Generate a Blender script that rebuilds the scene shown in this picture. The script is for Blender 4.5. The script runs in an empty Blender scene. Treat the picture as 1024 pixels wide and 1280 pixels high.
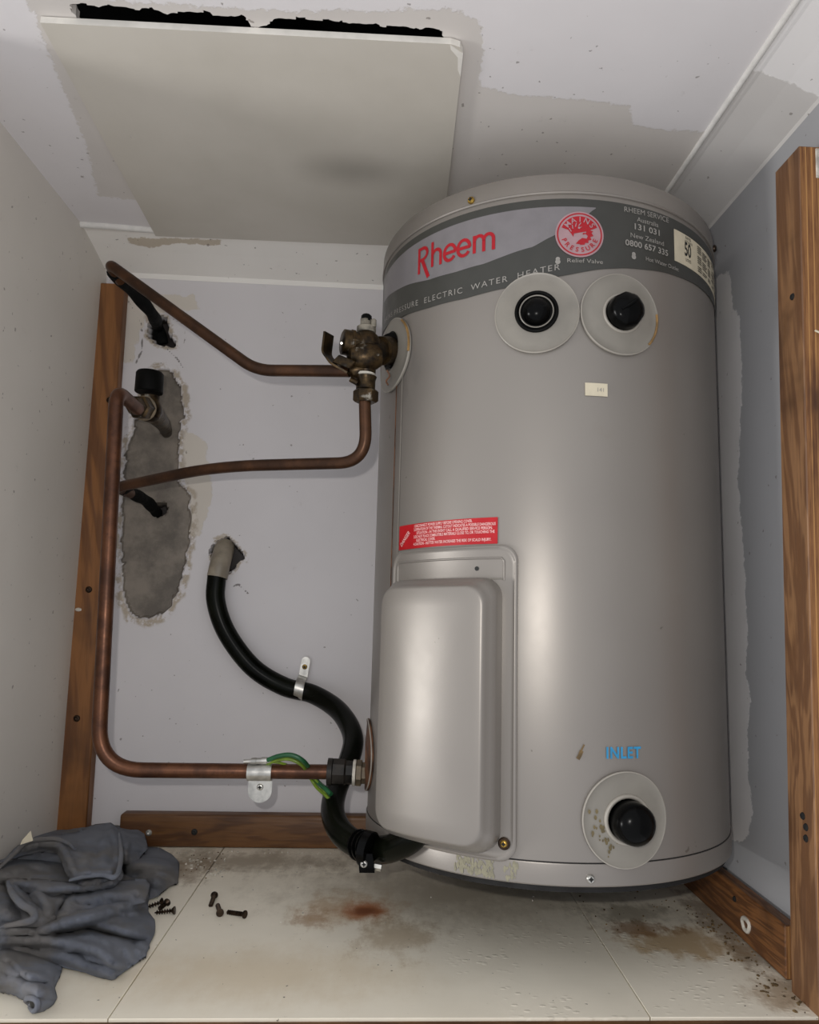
import bpy, bmesh, math, random
from mathutils import Vector, Matrix, noise
random.seed(4)
SC = bpy.context.scene
COL = SC.collection
PI = math.pi

# ------------------------------------------------------------------ camera
CAM = Vector((-0.18883, -0.88245, 0.34100))
C_R = Vector((0.99816124, -0.05485705, 0.02578445))
C_U = Vector((-0.03116228, -0.09955346, 0.99454413))
C_F = Vector((0.05199082, 0.9935189, 0.10107988))
FPX, PPX, PPY = 925.295, 534.947, 666.950
cd = bpy.data.cameras.new('camera'); cam = bpy.data.objects.new('camera', cd); COL.objects.link(cam)
cd.sensor_fit = 'HORIZONTAL'; cd.sensor_width = 36.0
cd.lens = FPX / 1024 * 36.0
cd.shift_x = (512 - PPX) / 1024; cd.shift_y = (PPY - 640) / 1024
cd.clip_start = 0.01
m = Matrix.Identity(4)
for i in range(3):
    m[i][0] = C_R[i]; m[i][1] = C_U[i]; m[i][2] = -C_F[i]; m[i][3] = CAM[i]
cam.matrix_world = m
SC.camera = cam

# ------------------------------------------------------------------ light
SC.view_settings.view_transform = 'Standard'; SC.view_settings.look = 'None'
SC.view_settings.gamma = 1; SC.view_settings.use_curve_mapping = False
SC.view_settings.exposure = 0.0
w = bpy.data.worlds.new('room'); SC.world = w; w.use_nodes = True
bg = w.node_tree.nodes['Background']; bg.inputs[0].default_value = (0.93, 0.95, 1.0, 1); bg.inputs[1].default_value = 0.80
def lamp(name, kind, loc, energy, color, **kw):
    l = bpy.data.lights.new(name, kind); l.energy = energy; l.color = color
    for k, v in kw.items(): setattr(l, k, v)
    o = bpy.data.objects.new(name, l); COL.objects.link(o); o.location = loc; return o
# phone flash just above and left of the lens
lamp('phone_flash', 'POINT', CAM + C_R * -0.030 + C_U * 0.036, 7.0, (1.0, 0.965, 0.92), shadow_soft_size=0.006)
# area lamp added out of view at left for the highlight on the cover
cover_lamp = lamp('added_cover_lamp', 'AREA', (-2.1, -0.62, 0.16), 13.0, (1.0, 0.99, 0.97), shape='RECTANGLE', size=0.34, size_y=0.30)
cover_lamp.rotation_euler = (Vector((-0.15, -0.18, 0.26)) - Vector((-2.1, -0.62, 0.16))).to_track_quat('-Z', 'Y').to_euler()

# ------------------------------------------------------------------ scene constants
XL, XR, YB, ZC, YF = -0.650, 0.2132, 0.230, 0.8638, -0.2258
R = 0.205
H_O = Vector((-0.00012, 0.00309, 0.09011))
H_A = Vector((-0.0013, 0.03428, 0.99941)).normalized()
H_X = (Vector((1, 0, 0)) - H_A * H_A.x).normalized(); H_Y = H_A.cross(H_X)
H_M = Matrix.Identity(4)
for i in range(3):
    H_M[i][0] = H_X[i]; H_M[i][1] = H_Y[i]; H_M[i][2] = H_A[i]; H_M[i][3] = H_O[i]
def at(x, y, ax, val):
    """the point of an axis plane that the survey photo shows at pixel x, y"""
    d = C_F + C_R * ((x - PPX) / FPX) - C_U * ((y - PPY) / FPX)
    return CAM + d * ((val - CAM[ax]) / d[ax])
def aty(x, y, Y): return at(x, y, 1, Y)
def hp(th, h, r=R):
    """heater-local point on its cylinder: th degrees from the front, h up"""
    t = math.radians(th); return Vector((r * math.sin(t), -r * math.cos(t), h))

# ------------------------------------------------------------------ object helpers
def tag(o, label=None, cat=None, group=None, kind=None):
    if label: o['label'] = label
    if cat: o['category'] = cat
    if group: o['group'] = group
    if kind: o['kind'] = kind
    return o
def mesh_obj(name, verts, faces, mat=None, parent=None, smooth=False, loc=None):
    me = bpy.data.meshes.new(name); me.from_pydata([tuple(v) for v in verts], [], faces); me.update()
    bm = bmesh.new(); bm.from_mesh(me); bmesh.ops.recalc_face_normals(bm, faces=bm.faces); bm.to_mesh(me); bm.free()
    return finish(name, me, mat, parent, smooth, loc)
def finish(name, me, mat=None, parent=None, smooth=False, loc=None):
    o = bpy.data.objects.new(name, me); COL.objects.link(o)
    if mat:
        for q in (mat if isinstance(mat, (list, tuple)) else [mat]): me.materials.append(q)
    if parent: o.parent = parent
    if loc: o.location = loc
    if smooth:
        me.shade_smooth()
        if smooth is not True: me.set_sharp_from_angle(angle=math.radians(smooth))
    return o
def bm_obj(name, bm, mat=None, parent=None, smooth=False, loc=None):
    bmesh.ops.recalc_face_normals(bm, faces=bm.faces)
    me = bpy.data.meshes.new(name); bm.to_mesh(me); bm.free()
    return finish(name, me, mat, parent, smooth, loc)
def empty(name, loc=(0, 0, 0)):
    o = bpy.data.objects.new(name, None); COL.objects.link(o); o.location = loc; o.empty_display_size = .05
    return o
def box_bm(bm, lo, hi, bev=0.0, seg=1):
    g = bmesh.ops.create_cube(bm, size=1)
    for v in g['verts']:
        v.co = Vector([lo[i] + (v.co[i] + .5) * (hi[i] - lo[i]) for i in range(3)])
    if bev:
        es = list({e for v in g['verts'] for e in v.link_edges})
        bmesh.ops.bevel(bm, geom=es, offset=bev, segments=seg, affect='EDGES', profile=.5)
    return bm
def box(name, lo, hi, mat, parent=None, bev=0.0, seg=1):
    return bm_obj(name, box_bm(bmesh.new(), lo, hi, bev, seg), mat, parent, 40 if bev else False)
def frame_of(d):
    d = Vector(d).normalized(); a = Vector((0, 0, 1)) if abs(d.z) < .9 else Vector((1, 0, 0))
    x = a.cross(d).normalized(); return x, d.cross(x), d
def lathe_bm(bm, base, axis, prof, n=28, flats=None, rot=0):
    """prof: list of (distance along axis, radius); flats: n-sided"""
    x, y, z = frame_of(axis); base = Vector(base)
    n = flats or n; rings = []
    for s, r in prof:
        rings.append([bm.verts.new(base + z * s + (x * math.cos(2 * PI * (k + rot) / n) + y * math.sin(2 * PI * (k + rot) / n)) * max(r, 1e-5)) for k in range(n)])
    for a, b in zip(rings, rings[1:]):
        for k in range(n): bm.faces.new((a[k], a[(k + 1) % n], b[(k + 1) % n], b[k]))
    bm.faces.new(rings[0]); bm.faces.new(rings[-1][::-1])
    return bm
def lathe(name, base, axis, prof, mat, parent=None, n=28, flats=None, rot=0, smooth=35):
    return bm_obj(name, lathe_bm(bmesh.new(), base, axis, prof, n, flats, rot), mat, parent, smooth)
def spline(pts, per=10):
    """Catmull-Rom through pts"""
    P = [Vector(p) for p in pts]; P = [P[0] * 2 - P[1]] + P + [P[-1] * 2 - P[-2]]; out = []
    for i in range(1, len(P) - 2):
        for k in range(per):
            t = k / per; a, b, c, d = P[i - 1:i + 3]
            out.append(.5 * ((2 * b) + (c - a) * t + (2 * a - 5 * b + 4 * c - d) * t * t + (3 * b - a - 3 * c + d) * t ** 3))
    out.append(P[-2]); return out
def fillet(pts, rad, seg=9):
    """polyline with rounded corners of the given radius (number or list)"""
    P = [Vector(p) for p in pts]; out = [P[0]]
    for i in range(1, len(P) - 1):
        r = rad[i - 1] if isinstance(rad, (list, tuple)) else rad
        u = (P[i - 1] - P[i]); v = (P[i + 1] - P[i]); lu, lv = u.length, v.length; u.normalize(); v.normalize()
        ang = u.angle(v); t = min(r / math.tan(ang / 2), lu * .49, lv * .49)
        a = P[i] + u * t; b = P[i] + v * t
        for k in range(seg + 1):
            s = k / seg; out.append(a * (1 - s) ** 2 + P[i] * 2 * s * (1 - s) + b * s * s)
    out.append(P[-1]); return out
def tube_bm(bm, pts, rad, n=16, cap=True):
    P = [Vector(p) for p in pts]; N = len(P)
    T = [(P[min(i + 1, N - 1)] - P[max(i - 1, 0)]).normalized() for i in range(N)]
    x, y, _ = frame_of(T[0]); rings = []
    for i in range(N):
        x = (x - T[i] * x.dot(T[i])).normalized(); y = T[i].cross(x)
        r = rad(i / (N - 1)) if callable(rad) else rad
        rings.append([bm.verts.new(P[i] + (x * math.cos(2 * PI * k / n) + y * math.sin(2 * PI * k / n)) * r) for k in range(n)])
    for a, b in zip(rings, rings[1:]):
        for k in range(n): bm.faces.new((a[k], a[(k + 1) % n], b[(k + 1) % n], b[k]))
    if cap: bm.faces.new(rings[0]); bm.faces.new(rings[-1][::-1])
    return bm
def tube(name, pts, rad, mat, parent=None, n=16):
    return bm_obj(name, tube_bm(bmesh.new(), pts, rad, n), mat, parent, 50)
def sd_poly(p, poly):
    """signed distance to a polygon, negative inside"""
    x, y = p; d = 1e9; ins = False; n = len(poly)
    for i in range(n):
        ax, ay = poly[i]; bx, by = poly[(i + 1) % n]
        ex, ey = bx - ax, by - ay; t = ((x - ax) * ex + (y - ay) * ey) / (ex * ex + ey * ey + 1e-12)
        t = max(0, min(1, t)); dx, dy = x - ax - t * ex, y - ay - t * ey; d = min(d, dx * dx + dy * dy)
        if (ay > y) != (by > y) and x < (bx - ax) * (y - ay) / (by - ay) + ax: ins = not ins
    d = math.sqrt(d); return -d if ins else d
def attr(o, name, fn):
    a = o.data.attributes.new(name, 'FLOAT', 'POINT')
    a.data.foreach_set('value', [fn(v.co) for v in o.data.vertices])

# ------------------------------------------------------------------ material helpers
class NT:
    def __init__(s, name):
        s.m = bpy.data.materials.new(name); s.m.use_nodes = True; s.t = s.m.node_tree; s.b = s.t.nodes['Principled BSDF']
        s.co = s.t.nodes.new('ShaderNodeTexCoord').outputs['Object']
    def n(s, kind, **kw):
        q = s.t.nodes.new('ShaderNode' + kind)
        for k, v in kw.items():
            if k in q.bl_rna.properties and k not in ('inputs',): setattr(q, k, v)
        return q
    def link(s, a, b): s.t.links.new(a, b)
    def inp(s, sock, v):
        if isinstance(v, bpy.types.NodeSocket): s.link(v, sock)
        elif isinstance(v, (tuple, list)) and len(v) == 3 and sock.type == 'RGBA': sock.default_value = (*v, 1)
        else: sock.default_value = v
    def map(s, scale=(1, 1, 1), rot=(0, 0, 0), loc=(0, 0, 0)):
        q = s.n('Mapping'); s.link(s.co, q.inputs[0]); q.inputs['Scale'].default_value = scale; q.inputs['Rotation'].default_value = rot; q.inputs['Location'].default_value = loc
        return q.outputs[0]
    def noise(s, scale, detail=4, rough=.55, vec=None, dist=0, loc=None):
        q = s.n('TexNoise'); s.link(vec or (s.map(loc=loc) if loc else s.co), q.inputs['Vector']); q.inputs['Scale'].default_value = scale
        q.inputs['Detail'].default_value = detail; q.inputs['Roughness'].default_value = rough; q.inputs['Distortion'].default_value = dist
        return q.outputs['Fac']
    def ramp(s, f, lo, hi, a=0., b=1.):
        q = s.n('MapRange'); q.clamp = True; q.interpolation_type = 'SMOOTHSTEP'; s.link(f, q.inputs['Value'])
        q.inputs['From Min'].default_value = lo; q.inputs['From Max'].default_value = hi; q.inputs['To Min'].default_value = a; q.inputs['To Max'].default_value = b
        return q.outputs[0]
    def math(s, op, a, b=0.):
        q = s.n('Math'); q.operation = op; s.inp(q.inputs[0], a); s.inp(q.inputs[1], b); return q.outputs[0]
    def mix(s, f, a, b):
        q = s.n('Mix'); q.data_type = 'RGBA'; s.inp(q.inputs[0], f); s.inp(q.inputs[6], a); s.inp(q.inputs[7], b); return q.outputs[2]
    def attr(s, name):
        q = s.n('Attribute'); q.attribute_name = name; return q.outputs['Fac']
    def wave(s, scale, vec, dist=2., dir='X', detail=2, dscale=1.):
        q = s.n('TexWave'); q.bands_direction = dir; s.link(vec, q.inputs['Vector']); q.inputs['Scale'].default_value = scale
        q.inputs['Distortion'].default_value = dist; q.inputs['Detail'].default_value = detail; q.inputs['Detail Scale'].default_value = dscale
        return q.outputs['Fac']
    def bump(s, f, strength=.3, dist=.001):
        q = s.n('Bump'); q.inputs['Strength'].default_value = strength; q.inputs['Distance'].default_value = dist
        s.link(f, q.inputs['Height']); s.link(q.outputs[0], s.b.inputs['Normal']); return q
    def set(s, col=None, rough=None, metal=None, **kw):
        if col is not None: s.inp(s.b.inputs['Base Color'], col)
        if rough is not None: s.inp(s.b.inputs['Roughness'], rough)
        if metal is not None: s.inp(s.b.inputs['Metallic'], metal)
        for k, v in kw.items(): s.inp(s.b.inputs[k.replace('_', ' ')], v)
        return s.m
def C(r, g, b):
    f = lambda c: (c / 255 / 12.92) if c <= 10 else ((c / 255 + .055) / 1.055) ** 2.4
    return (f(r), f(g), f(b))
def plain(name, col, rough=.5, metal=0., var=.12, scale=60, bump=0., spec=None):
    t = NT(name); f = t.noise(scale, 5)
    dk = tuple(c * (1 - 2 * var) for c in col); lt = tuple(min(1, c * (1 + var)) for c in col)
    m_ = t.set(t.mix(t.ramp(f, .35, .65), dk, lt), t.ramp(f, .3, .7, rough * .85, min(1, rough * 1.15)), metal)
    if spec is not None: t.set(Specular_IOR_Level=spec)
    if bump: t.bump(f, bump, .0006)
    return m_
def wood(name, light, dark, axis='Z', scale=1., knots=.5):
    t = NT(name)
    st = {'Z': (1, 1, .10), 'X': (.10, 1, 1), 'Y': (1, .10, 1)}[axis]
    v = t.map(scale=st); n1 = t.noise(9 * scale, 5, .6, vec=v, dist=.6)
    q = t.n('VectorMath'); q.operation = 'MULTIPLY_ADD'; cmb = t.n('CombineXYZ')
    for k in range(3): t.link(n1, cmb.inputs[k])
    t.link(cmb.outputs[0], q.inputs[0]); q.inputs[1].default_value = (.22, .22, .22); t.link(v, q.inputs[2])
    wv = t.wave(9 * scale, q.outputs[0], 2.5, 'DIAGONAL', 4, 1.6)
    fine = t.noise(260 * scale, 3, .6, vec=t.map(scale=tuple(.05 if k < 1 else 1 for k in st)))
    c1 = t.mix(t.ramp(wv, .05, 1.0, .1, .75), light, dark)
    blot = t.noise(7, 4, .6, loc=(3, 1, 7))
    dk2 = tuple(c * .42 for c in dark)
    c2 = t.mix(t.math('MULTIPLY', t.ramp(blot, .50, .74), knots), c1, dk2)
    c3 = t.mix(t.ramp(fine, .45, .8, 0, .35), c2, tuple(c * .6 for c in dark))
    m_ = t.set(c3, t.ramp(fine, .3, .7, .42, .62)); t.bump(t.math('ADD', fine, wv), .25, .0006); return m_
def ply(name, axis, n_scale):
    """plywood edge: thin glue lines along one axis"""
    t = NT(name); v = t.map(scale=(1, 1, 1)); g = t.noise(14, 4, .6, vec=t.map(scale=(1, 1, .1)))
    sep = t.n('SeparateXYZ'); t.link(v, sep.inputs[0])
    x = t.math('ADD', sep.outputs[axis], t.math('MULTIPLY', g, .0060))
    fr = t.math('FRACT', t.math('MULTIPLY', x, n_scale))
    line = t.math('LESS_THAN', t.math('ABSOLUTE', t.math('SUBTRACT', fr, .5)), .11)
    fine = t.noise(260, 4, .7, vec=t.map(scale=(1, 1, .05)))
    c = t.mix(t.ramp(fine, .35, .7), C(150, 104, 60), C(104, 64, 34))
    c = t.mix(t.math('MULTIPLY', line, .6), c, C(196, 146, 88))
    bl = t.noise(16, 4, .6, vec=t.map(scale=(1, 1, .3))); c = t.mix(t.ramp(bl, .55, .72), c, C(70, 40, 22))
    m_ = t.set(c, .6); t.bump(t.math('ADD', fine, line), .5, .0012); return m_

# ------------------------------------------------------------------ materials
def mat_painted(name, fresh, old, attrname, amp=.010, nscale=70, concrete=False, rough=.55):
    t = NT(name)
    big = t.noise(3.2, 4, .6); spk = t.noise(240, 3, .5); scuff = t.noise(26, 6, .72)
    base = t.mix(t.ramp(big, .3, .7), fresh, tuple(c * .93 for c in fresh))
    oldc = t.mix(t.ramp(big, .35, .65), old, tuple(c * .90 for c in old))
    sd = t.math('ADD', t.attr(attrname), t.math('MULTIPLY', t.math('SUBTRACT', t.noise(nscale, 6, .68), .5), amp * 2))
    ins = t.ramp(sd, -.0012, .0012, 1, 0)
    c = t.mix(ins, base, oldc)
    c = t.mix(t.ramp(scuff, .63, .74, 0, .16), c, C(120, 104, 88))
    c = t.mix(t.ramp(t.noise(130, 2, .4, loc=(5, 2, 1)), .735, .76, 0, .55), c, C(84, 70, 58))
    h = t.math('ADD', t.math('MULTIPLY', ins, -.6), t.math('MULTIPLY', spk, .10))
    h = t.math('ADD', h, t.math('MULTIPLY', scuff, .25))
    if concrete:
        dep = t.attr('depth'); cc = t.mix(t.ramp(t.noise(18, 6, .65), .35, .65), C(128, 119, 108), C(92, 85, 77))
        c = t.mix(t.ramp(dep, .25, .6), c, cc)
        rim = t.attr('rim'); c = t.mix(t.math('MULTIPLY', t.ramp(rim, .2, .8), t.ramp(t.noise(60, 5, .7), .42, .55)), c, C(170, 158, 142))
        hl = t.attr('hole'); c = t.mix(t.ramp(hl, .3, .7), c, C(38, 30, 26))
        ck = t.attr('crack'); c = t.mix(t.ramp(t.math('ADD', ck, t.math('MULTIPLY', t.math('SUBTRACT', t.noise(90, 4), .5), .006)), .0004, .0013, .75, 0), c, C(70, 60, 52))
        h = t.math('ADD', h, t.math('MULTIPLY', t.noise(45, 6, .7), t.ramp(dep, .3, .6, 0, .9)))
    t.set(c, rough); t.bump(h, .35, .0012); return t.m
def mat_floor():
    t = NT('painted_floor_board')
    big = t.noise(5, 4, .6); c = t.mix(t.ramp(big, .3, .7), C(246, 238, 220), C(234, 226, 208))
    sep = t.n('SeparateXYZ'); t.link(t.co, sep.inputs[0]); X, Y = sep.outputs[0], sep.outputs[1]
    nz = t.math('SUBTRACT', t.noise(22, 6, .7), .5); nz2 = t.math('SUBTRACT', t.noise(75, 5, .7, vec=t.map(scale=(1, .35, 1))), .5)
    def blob(x, y, rx, ry, col, op, amp=.9, soft=.55):
        nonlocal c
        a = t.math('DIVIDE', t.math('SUBTRACT', X, x), rx); b = t.math('DIVIDE', t.math('SUBTRACT', Y, y), ry)
        d = t.math('SQRT', t.math('ADD', t.math('MULTIPLY', a, a), t.math('MULTIPLY', b, b)))
        d = t.math('ADD', d, t.math('ADD', t.math('MULTIPLY', nz, amp * 1.6), t.math('MULTIPLY', nz2, amp)))
        c = t.mix(t.ramp(d, 1 - soft, 1 + soft * .4, op, 0), c, col)
    blob(-.30, -.15, .16, .06, C(204, 180, 140), .42, .8, .9)
    blob(-.40, .155, .20, .045, C(116, 98, 74), .62, 1.4, .8)
    blob(-.46, .12, .07, .05, C(122, 98, 70), .60, 1.5, .6)
    blob(-.10, .05, .22, .10, C(142, 126, 100), .50, 1.1, .9)
    blob(-.22, .0, .060, .050, C(190, 150, 100), .45, 1.6, .7)
    blob(-.17, -.07, .045, .05, C(166, 138, 96), .50, 1.6, .7)
    blob(-.262, -.03, .018, .03, C(160, 118, 74), .5, 1.8, .6)
    blob(-.204, -.003, .030, .030, C(170, 96, 36), .85, .9, .7)
    blob(-.203, -.006, .017, .013, C(120, 60, 18), .9, .7, .7)
    blob(.13, -.085, .065, .042, C(178, 146, 98), .75, 1.6, .6)
    blob(.095, -.05, .045, .022, C(140, 100, 62), .70, 1.6, .5)
    blob(.10, -.01, .07, .03, C(110, 100, 78), .55, 1.5, .7)
    blob(.185, -.18, .035, .035, C(150, 118, 78), .60, 1.8, .6)
    blob(.19, -.05, .022, .12, C(104, 80, 54), .60, 1.8, .6)
    c = t.mix(t.ramp(t.noise(60, 6, .75, loc=(2, 2, 0)), .64, .73, 0, .45), c, C(112, 96, 74))
    c = t.mix(t.ramp(t.noise(170, 2, .4, loc=(1, 7, 3)), .745, .765, 0, .85), c, C(60, 44, 30))
    bl = t.n('TexVoronoi'); t.link(t.map(scale=(1, 1.6, 1)), bl.inputs['Vector']); bl.inputs['Scale'].default_value = 95
    area = t.math('MULTIPLY', t.ramp(t.noise(9, 3, loc=(4.3, 1.1, 0)), .44, .58), t.math('MULTIPLY', t.ramp(X, -.14, -.08), t.ramp(Y, -.02, -.07)))
    blis = t.math('MULTIPLY', t.ramp(bl.outputs['Distance'], .12, .36, 1, 0), area)
    h = t.math('ADD', t.math('MULTIPLY', blis, .9), t.math('ADD', t.math('MULTIPLY', t.noise(160, 3), .12), t.math('MULTIPLY', t.noise(35, 5, .7), .35)))
    t.set(c, .46, Specular_IOR_Level=.3); t.bump(h, .5, .0008); return t.m
def mat_heater():
    t = NT('grey_enamelled_steel'); f = t.noise(3, 3); fine = t.noise(900, 2)
    c = t.mix(t.ramp(f, .3, .7), C(142, 136, 129), C(134, 128, 122))
    sc = t.noise(55, 3, .5, loc=(9, 1, 1)); c = t.mix(t.ramp(sc, .735, .755, 0, .6), c, C(84, 76, 66))
    sm = t.noise(7, 5, .7, loc=(1, 4, 1)); c = t.mix(t.ramp(sm, .56, .78, 0, .25), c, C(120, 108, 90))
    t.set(c, t.ramp(sm, .3, .7, .37, .42), .38, Specular_IOR_Level=.6); t.bump(fine, .10, .0003); return t.m
def mat_copper(name, a, b):
    t = NT(name); f = t.noise(28, 5, .65); g = t.noise(190, 3)
    c = t.mix(t.ramp(f, .32, .68), a, b); c = t.mix(t.ramp(g, .58, .75, 0, .4), c, C(44, 24, 16))
    t.set(c, t.ramp(f, .3, .7, .30, .46), .62); t.bump(f, .15, .0006); return t.m
def mat_brass():
    t = NT('tarnished_brass'); f = t.noise(70, 5, .65); g = t.noise(40, 5, .7, loc=(3, 3, 3))
    c = t.mix(t.ramp(f, .35, .65), C(76, 59, 35), C(30, 23, 15)); c = t.mix(t.ramp(g, .58, .70, 0, .6), c, C(176, 172, 160))
    t.set(c, t.ramp(g, .5, .7, .36, .7), t.ramp(g, .56, .66, .75, .1)); t.bump(f, .4, .0008); return t.m
def mat_cloth():
    t = NT('faded_blue_grey_cotton'); f = t.noise(14, 5, .65); wv = t.wave(900, t.co, .5, 'X'); wv2 = t.wave(900, t.co, .5, 'Y')
    c = t.mix(t.ramp(f, .35, .68), C(118, 123, 135), C(90, 95, 107))
    st = t.noise(9, 4, .6, loc=(2, 7, 1)); c = t.mix(t.ramp(st, .46, .62, 0, .8), c, C(112, 106, 99))
    t.set(c, .95, Sheen_Weight=.25, Specular_IOR_Level=.15)
    t.bump(t.math('ADD', t.math('MULTIPLY', t.math('ADD', wv, wv2), .25), t.math('MULTIPLY', t.noise(90, 5, .7), 1.2)), .7, .0012); return t.m
M = dict(
    back=mat_painted('painted_back_wall', C(212, 208, 209), C(207, 199, 188), 'sd', .010, 60, True),
    right=mat_painted('painted_right_wall', C(164, 164, 166), C(216, 213, 212), 'sd', .010, 85),
    ceil=mat_painted('painted_ceiling', C(228, 224, 224), C(214, 208, 202), 'sd', .010, 110),
    left=mat_painted('painted_left_panel', C(216, 210, 201), C(216, 210, 201), 'sd', .0, 60, rough=.5),
    cornice=mat_painted('painted_cornice', C(243, 239, 232), C(200, 188, 170), 'sd', .012, 60),
    floor=mat_floor(), heater=mat_heater(),
    sheet=plain('cream_hardboard', C(178, 172, 160), .5, 0, .035, 5),
    sheet_s=None, sheet_edge=plain('white_sheet_edge', C(226, 222, 214), .6, 0, .05, 40),
    void=plain('dark_roof_space', C(20, 18, 17), .95, 0, .3, 30, .5),
    wood_post=wood('pine_framing_left', C(140, 92, 48), C(90, 54, 26), 'Z', 1.0, .5),
    wood_right=wood('plywood_face_right', C(142, 104, 70), C(92, 60, 38), 'Z', 1.3, .85),
    wood_back=wood('batten_wood_back', C(112, 76, 42), C(78, 48, 26), 'X', 1.2, .7),
    wood_low=wood('batten_wood_right', C(128, 84, 46), C(74, 44, 24), 'Y', 1.5, .9),
    ply_post=ply('plywood_edge_post', 0, 170), ply_low=ply('plywood_edge_batten', 0, 300),
    copper=mat_copper('aged_copper', C(104, 66, 44), C(68, 42, 29)),
    copper_shaded=mat_copper('shaded_copper', C(86, 56, 35), C(56, 36, 23)),  # upper pipes: their weaker light is put into a darker copper
    brass=mat_brass(),
    steel=plain('galvanised_steel', C(190, 188, 182), .34, .8, .12, 90, .2),
    black=plain('glossy_black_plastic', C(6, 6, 6), .22, 0, .2, 40, .1, .10),
    ambers=plain('olive_grime', C(112, 98, 66), .6, 0, .2, 60), blackm=plain('matt_black_plastic', C(8, 8, 7), .5, 0, .3, 40, .3, .10),
    conduit=plain('black_green_conduit', C(13, 15, 9), .24, 0, .25, 20, .08, .10),
    foam=plain('black_foam_lagging', C(8, 9, 8), .8, 0, .4, 90, .9, .12),
    grey_pipe=plain('grey_pvc', C(146, 136, 120), .5, 0, .12, 40, .2),
    green=plain('green_insulation', C(36, 92, 56), .4, 0, .1), yellow=plain('yellow_green_insulation', C(116, 142, 44), .4, 0, .15),
    band=plain('dark_grey_print', C(60, 60, 56), .4, 0, .03), panel=plain('light_grey_print', C(122, 118, 120), .4, 0, .03),
    red=plain('red_print', C(168, 5, 26), .45, 0, .04), pink=plain('pale_rose_print', C(166, 134, 138), .45, 0, .04),
    redsticker=plain('red_sticker', C(180, 7, 22), .35, 0, .04), pinktext=plain('pale_sticker_print', C(232, 184, 180), .5, 0, .03),
    lett=plain('light_grey_lettering', C(150, 146, 140), .5, 0, .04), blue=plain('blue_lettering', C(44, 140, 188), .5, 0, .08),
    cream=plain('cream_paper', C(206, 196, 172), .7, 0, .04), ink=plain('black_ink', C(28, 28, 26), .6, 0, .1),
    disc=plain('grey_plastic_escutcheon', C(134, 129, 120), .38, 0, .05, 20), disc_rim=plain('pale_escutcheon_rim', C(158, 152, 142), .4, 0, .05, 30),
    amber=plain('amber_sealant', C(150, 116, 66), .4, 0, .2, 60), seal=plain('white_sealant', C(196, 190, 178), .6, 0, .12, 90, .4),
    screw=plain('dark_bronze_screw', C(58, 44, 32), .35, .7, .3, 200), gold=plain('gold_screw', C(170, 138, 66), .3, .85, .2, 200),
    dirt=plain('brown_grime', C(104, 84, 54), .8, 0, .3, 90), cloth=mat_cloth(), debris=plain('pale_paint_flakes', C(206, 200, 188), .7, 0, .2, 60),
    dripm=plain('dried_drip_residue', C(138, 133, 112), .6, 0, .08, 200), rust=plain('rusty_plate', C(104, 70, 48), .6, .4, .3, 60, .4),
    patina=plain('chalky_brass_patina', C(122, 116, 104), .7, .1, .3, 90, .5), stained=plain('black_stained_brass', C(40, 36, 32), .5, .4, .4, 60, .5), dullbrass=plain('dull_beige_brass', C(120, 106, 86), .6, .3, .2, 60, .3),
    dark=plain('dark_base', C(15, 13, 12), .8, 0, .3, 40))

t = NT('cream_hardboard_smudged'); sep = t.n('SeparateXYZ'); t.link(t.co, sep.inputs[0])
a_ = t.math('DIVIDE', t.math('ADD', sep.outputs[0], .245), .075); b_ = t.math('DIVIDE', t.math('ADD', sep.outputs[1], .045), .040)
d_ = t.math('ADD', t.math('SQRT', t.math('ADD', t.math('MULTIPLY', a_, a_), t.math('MULTIPLY', b_, b_))), t.math('MULTIPLY', t.noise(9, 4), .6))
bs = t.mix(t.ramp(t.noise(5, 5, .6), .3, .7), C(203, 197, 186), C(193, 187, 175)); bs = t.mix(t.ramp(d_, .3, 1.5, .42, 0), bs, C(96, 88, 78))
t.set(bs, .5); M['sheet'] = t.m
# ------------------------------------------------------------------ setting: grids
def grid(name, o, du, dv, nu, nv, mat, parent=None, skip=None, disp=None):
    vs = []; 
    for j in range(nv + 1):
        for i in range(nu + 1):
            p = Vector(o) + Vector(du) * (i / nu) + Vector(dv) * (j / nv)
            if disp: p = disp(p)
            vs.append(p)
    fs = []
    for j in range(nv):
        for i in range(nu):
            a = j * (nu + 1) + i; f = (a, a + 1, a + nu + 2, a + nu + 1)
            if skip and skip(sum((vs[k] for k in f), Vector()) / 4): continue
            fs.append(f)
    me = bpy.data.meshes.new(name); me.from_pydata([tuple(v) for v in vs], [], fs); me.update()
    return finish(name, me, mat, parent)
def fbm(x, y, s, seed=0.):
    return noise.fractal(Vector((x * s, y * s, seed)), .6, 2.1, 5)

# back wall with plaster knocked off round the pipes
PATCH = [(-.549, .692), (-.528, .690), (-.512, .664), (-.505, .621), (-.511, .59), (-.507, .523), (-.489, .499), (-.485, .451), (-.489, .404), (-.498, .356), (-.515, .326), (-.538, .314), (-.561, .319), (-.576, .348), (-.584, .424), (-.586, .472), (-.588, .556), (-.579, .593), (-.566, .643)]
HOLE1 = [(-.565, .771), (-.555, .776), (-.541, .771), (-.536, .757), (-.523, .726), (-.545, .731), (-.564, .745)]
HOLE3 = [(-.450, .417), (-.444, .431), (-.432, .439), (-.421, .429), (-.404, .408), (-.415, .398), (-.424, .388), (-.447, .388)]
HOLE2 = [(-.541, .484), (-.527, .488), (-.522, .474), (-.534, .468)]
HOLE4 = [(-.541, .607), (-.528, .610), (-.526, .596), (-.538, .594)]
CR = [[(-.600, .800), (-.575, .760), (-.572, .720), (-.580, .700)], [(-.536, .725), (-.52, .71), (-.505, .69)], [(-.395, .357), (-.41, .37), (-.42, .365)], [(-.512, .73), (-.508, .745), (-.515, .765), (-.53, .772)]]
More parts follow.
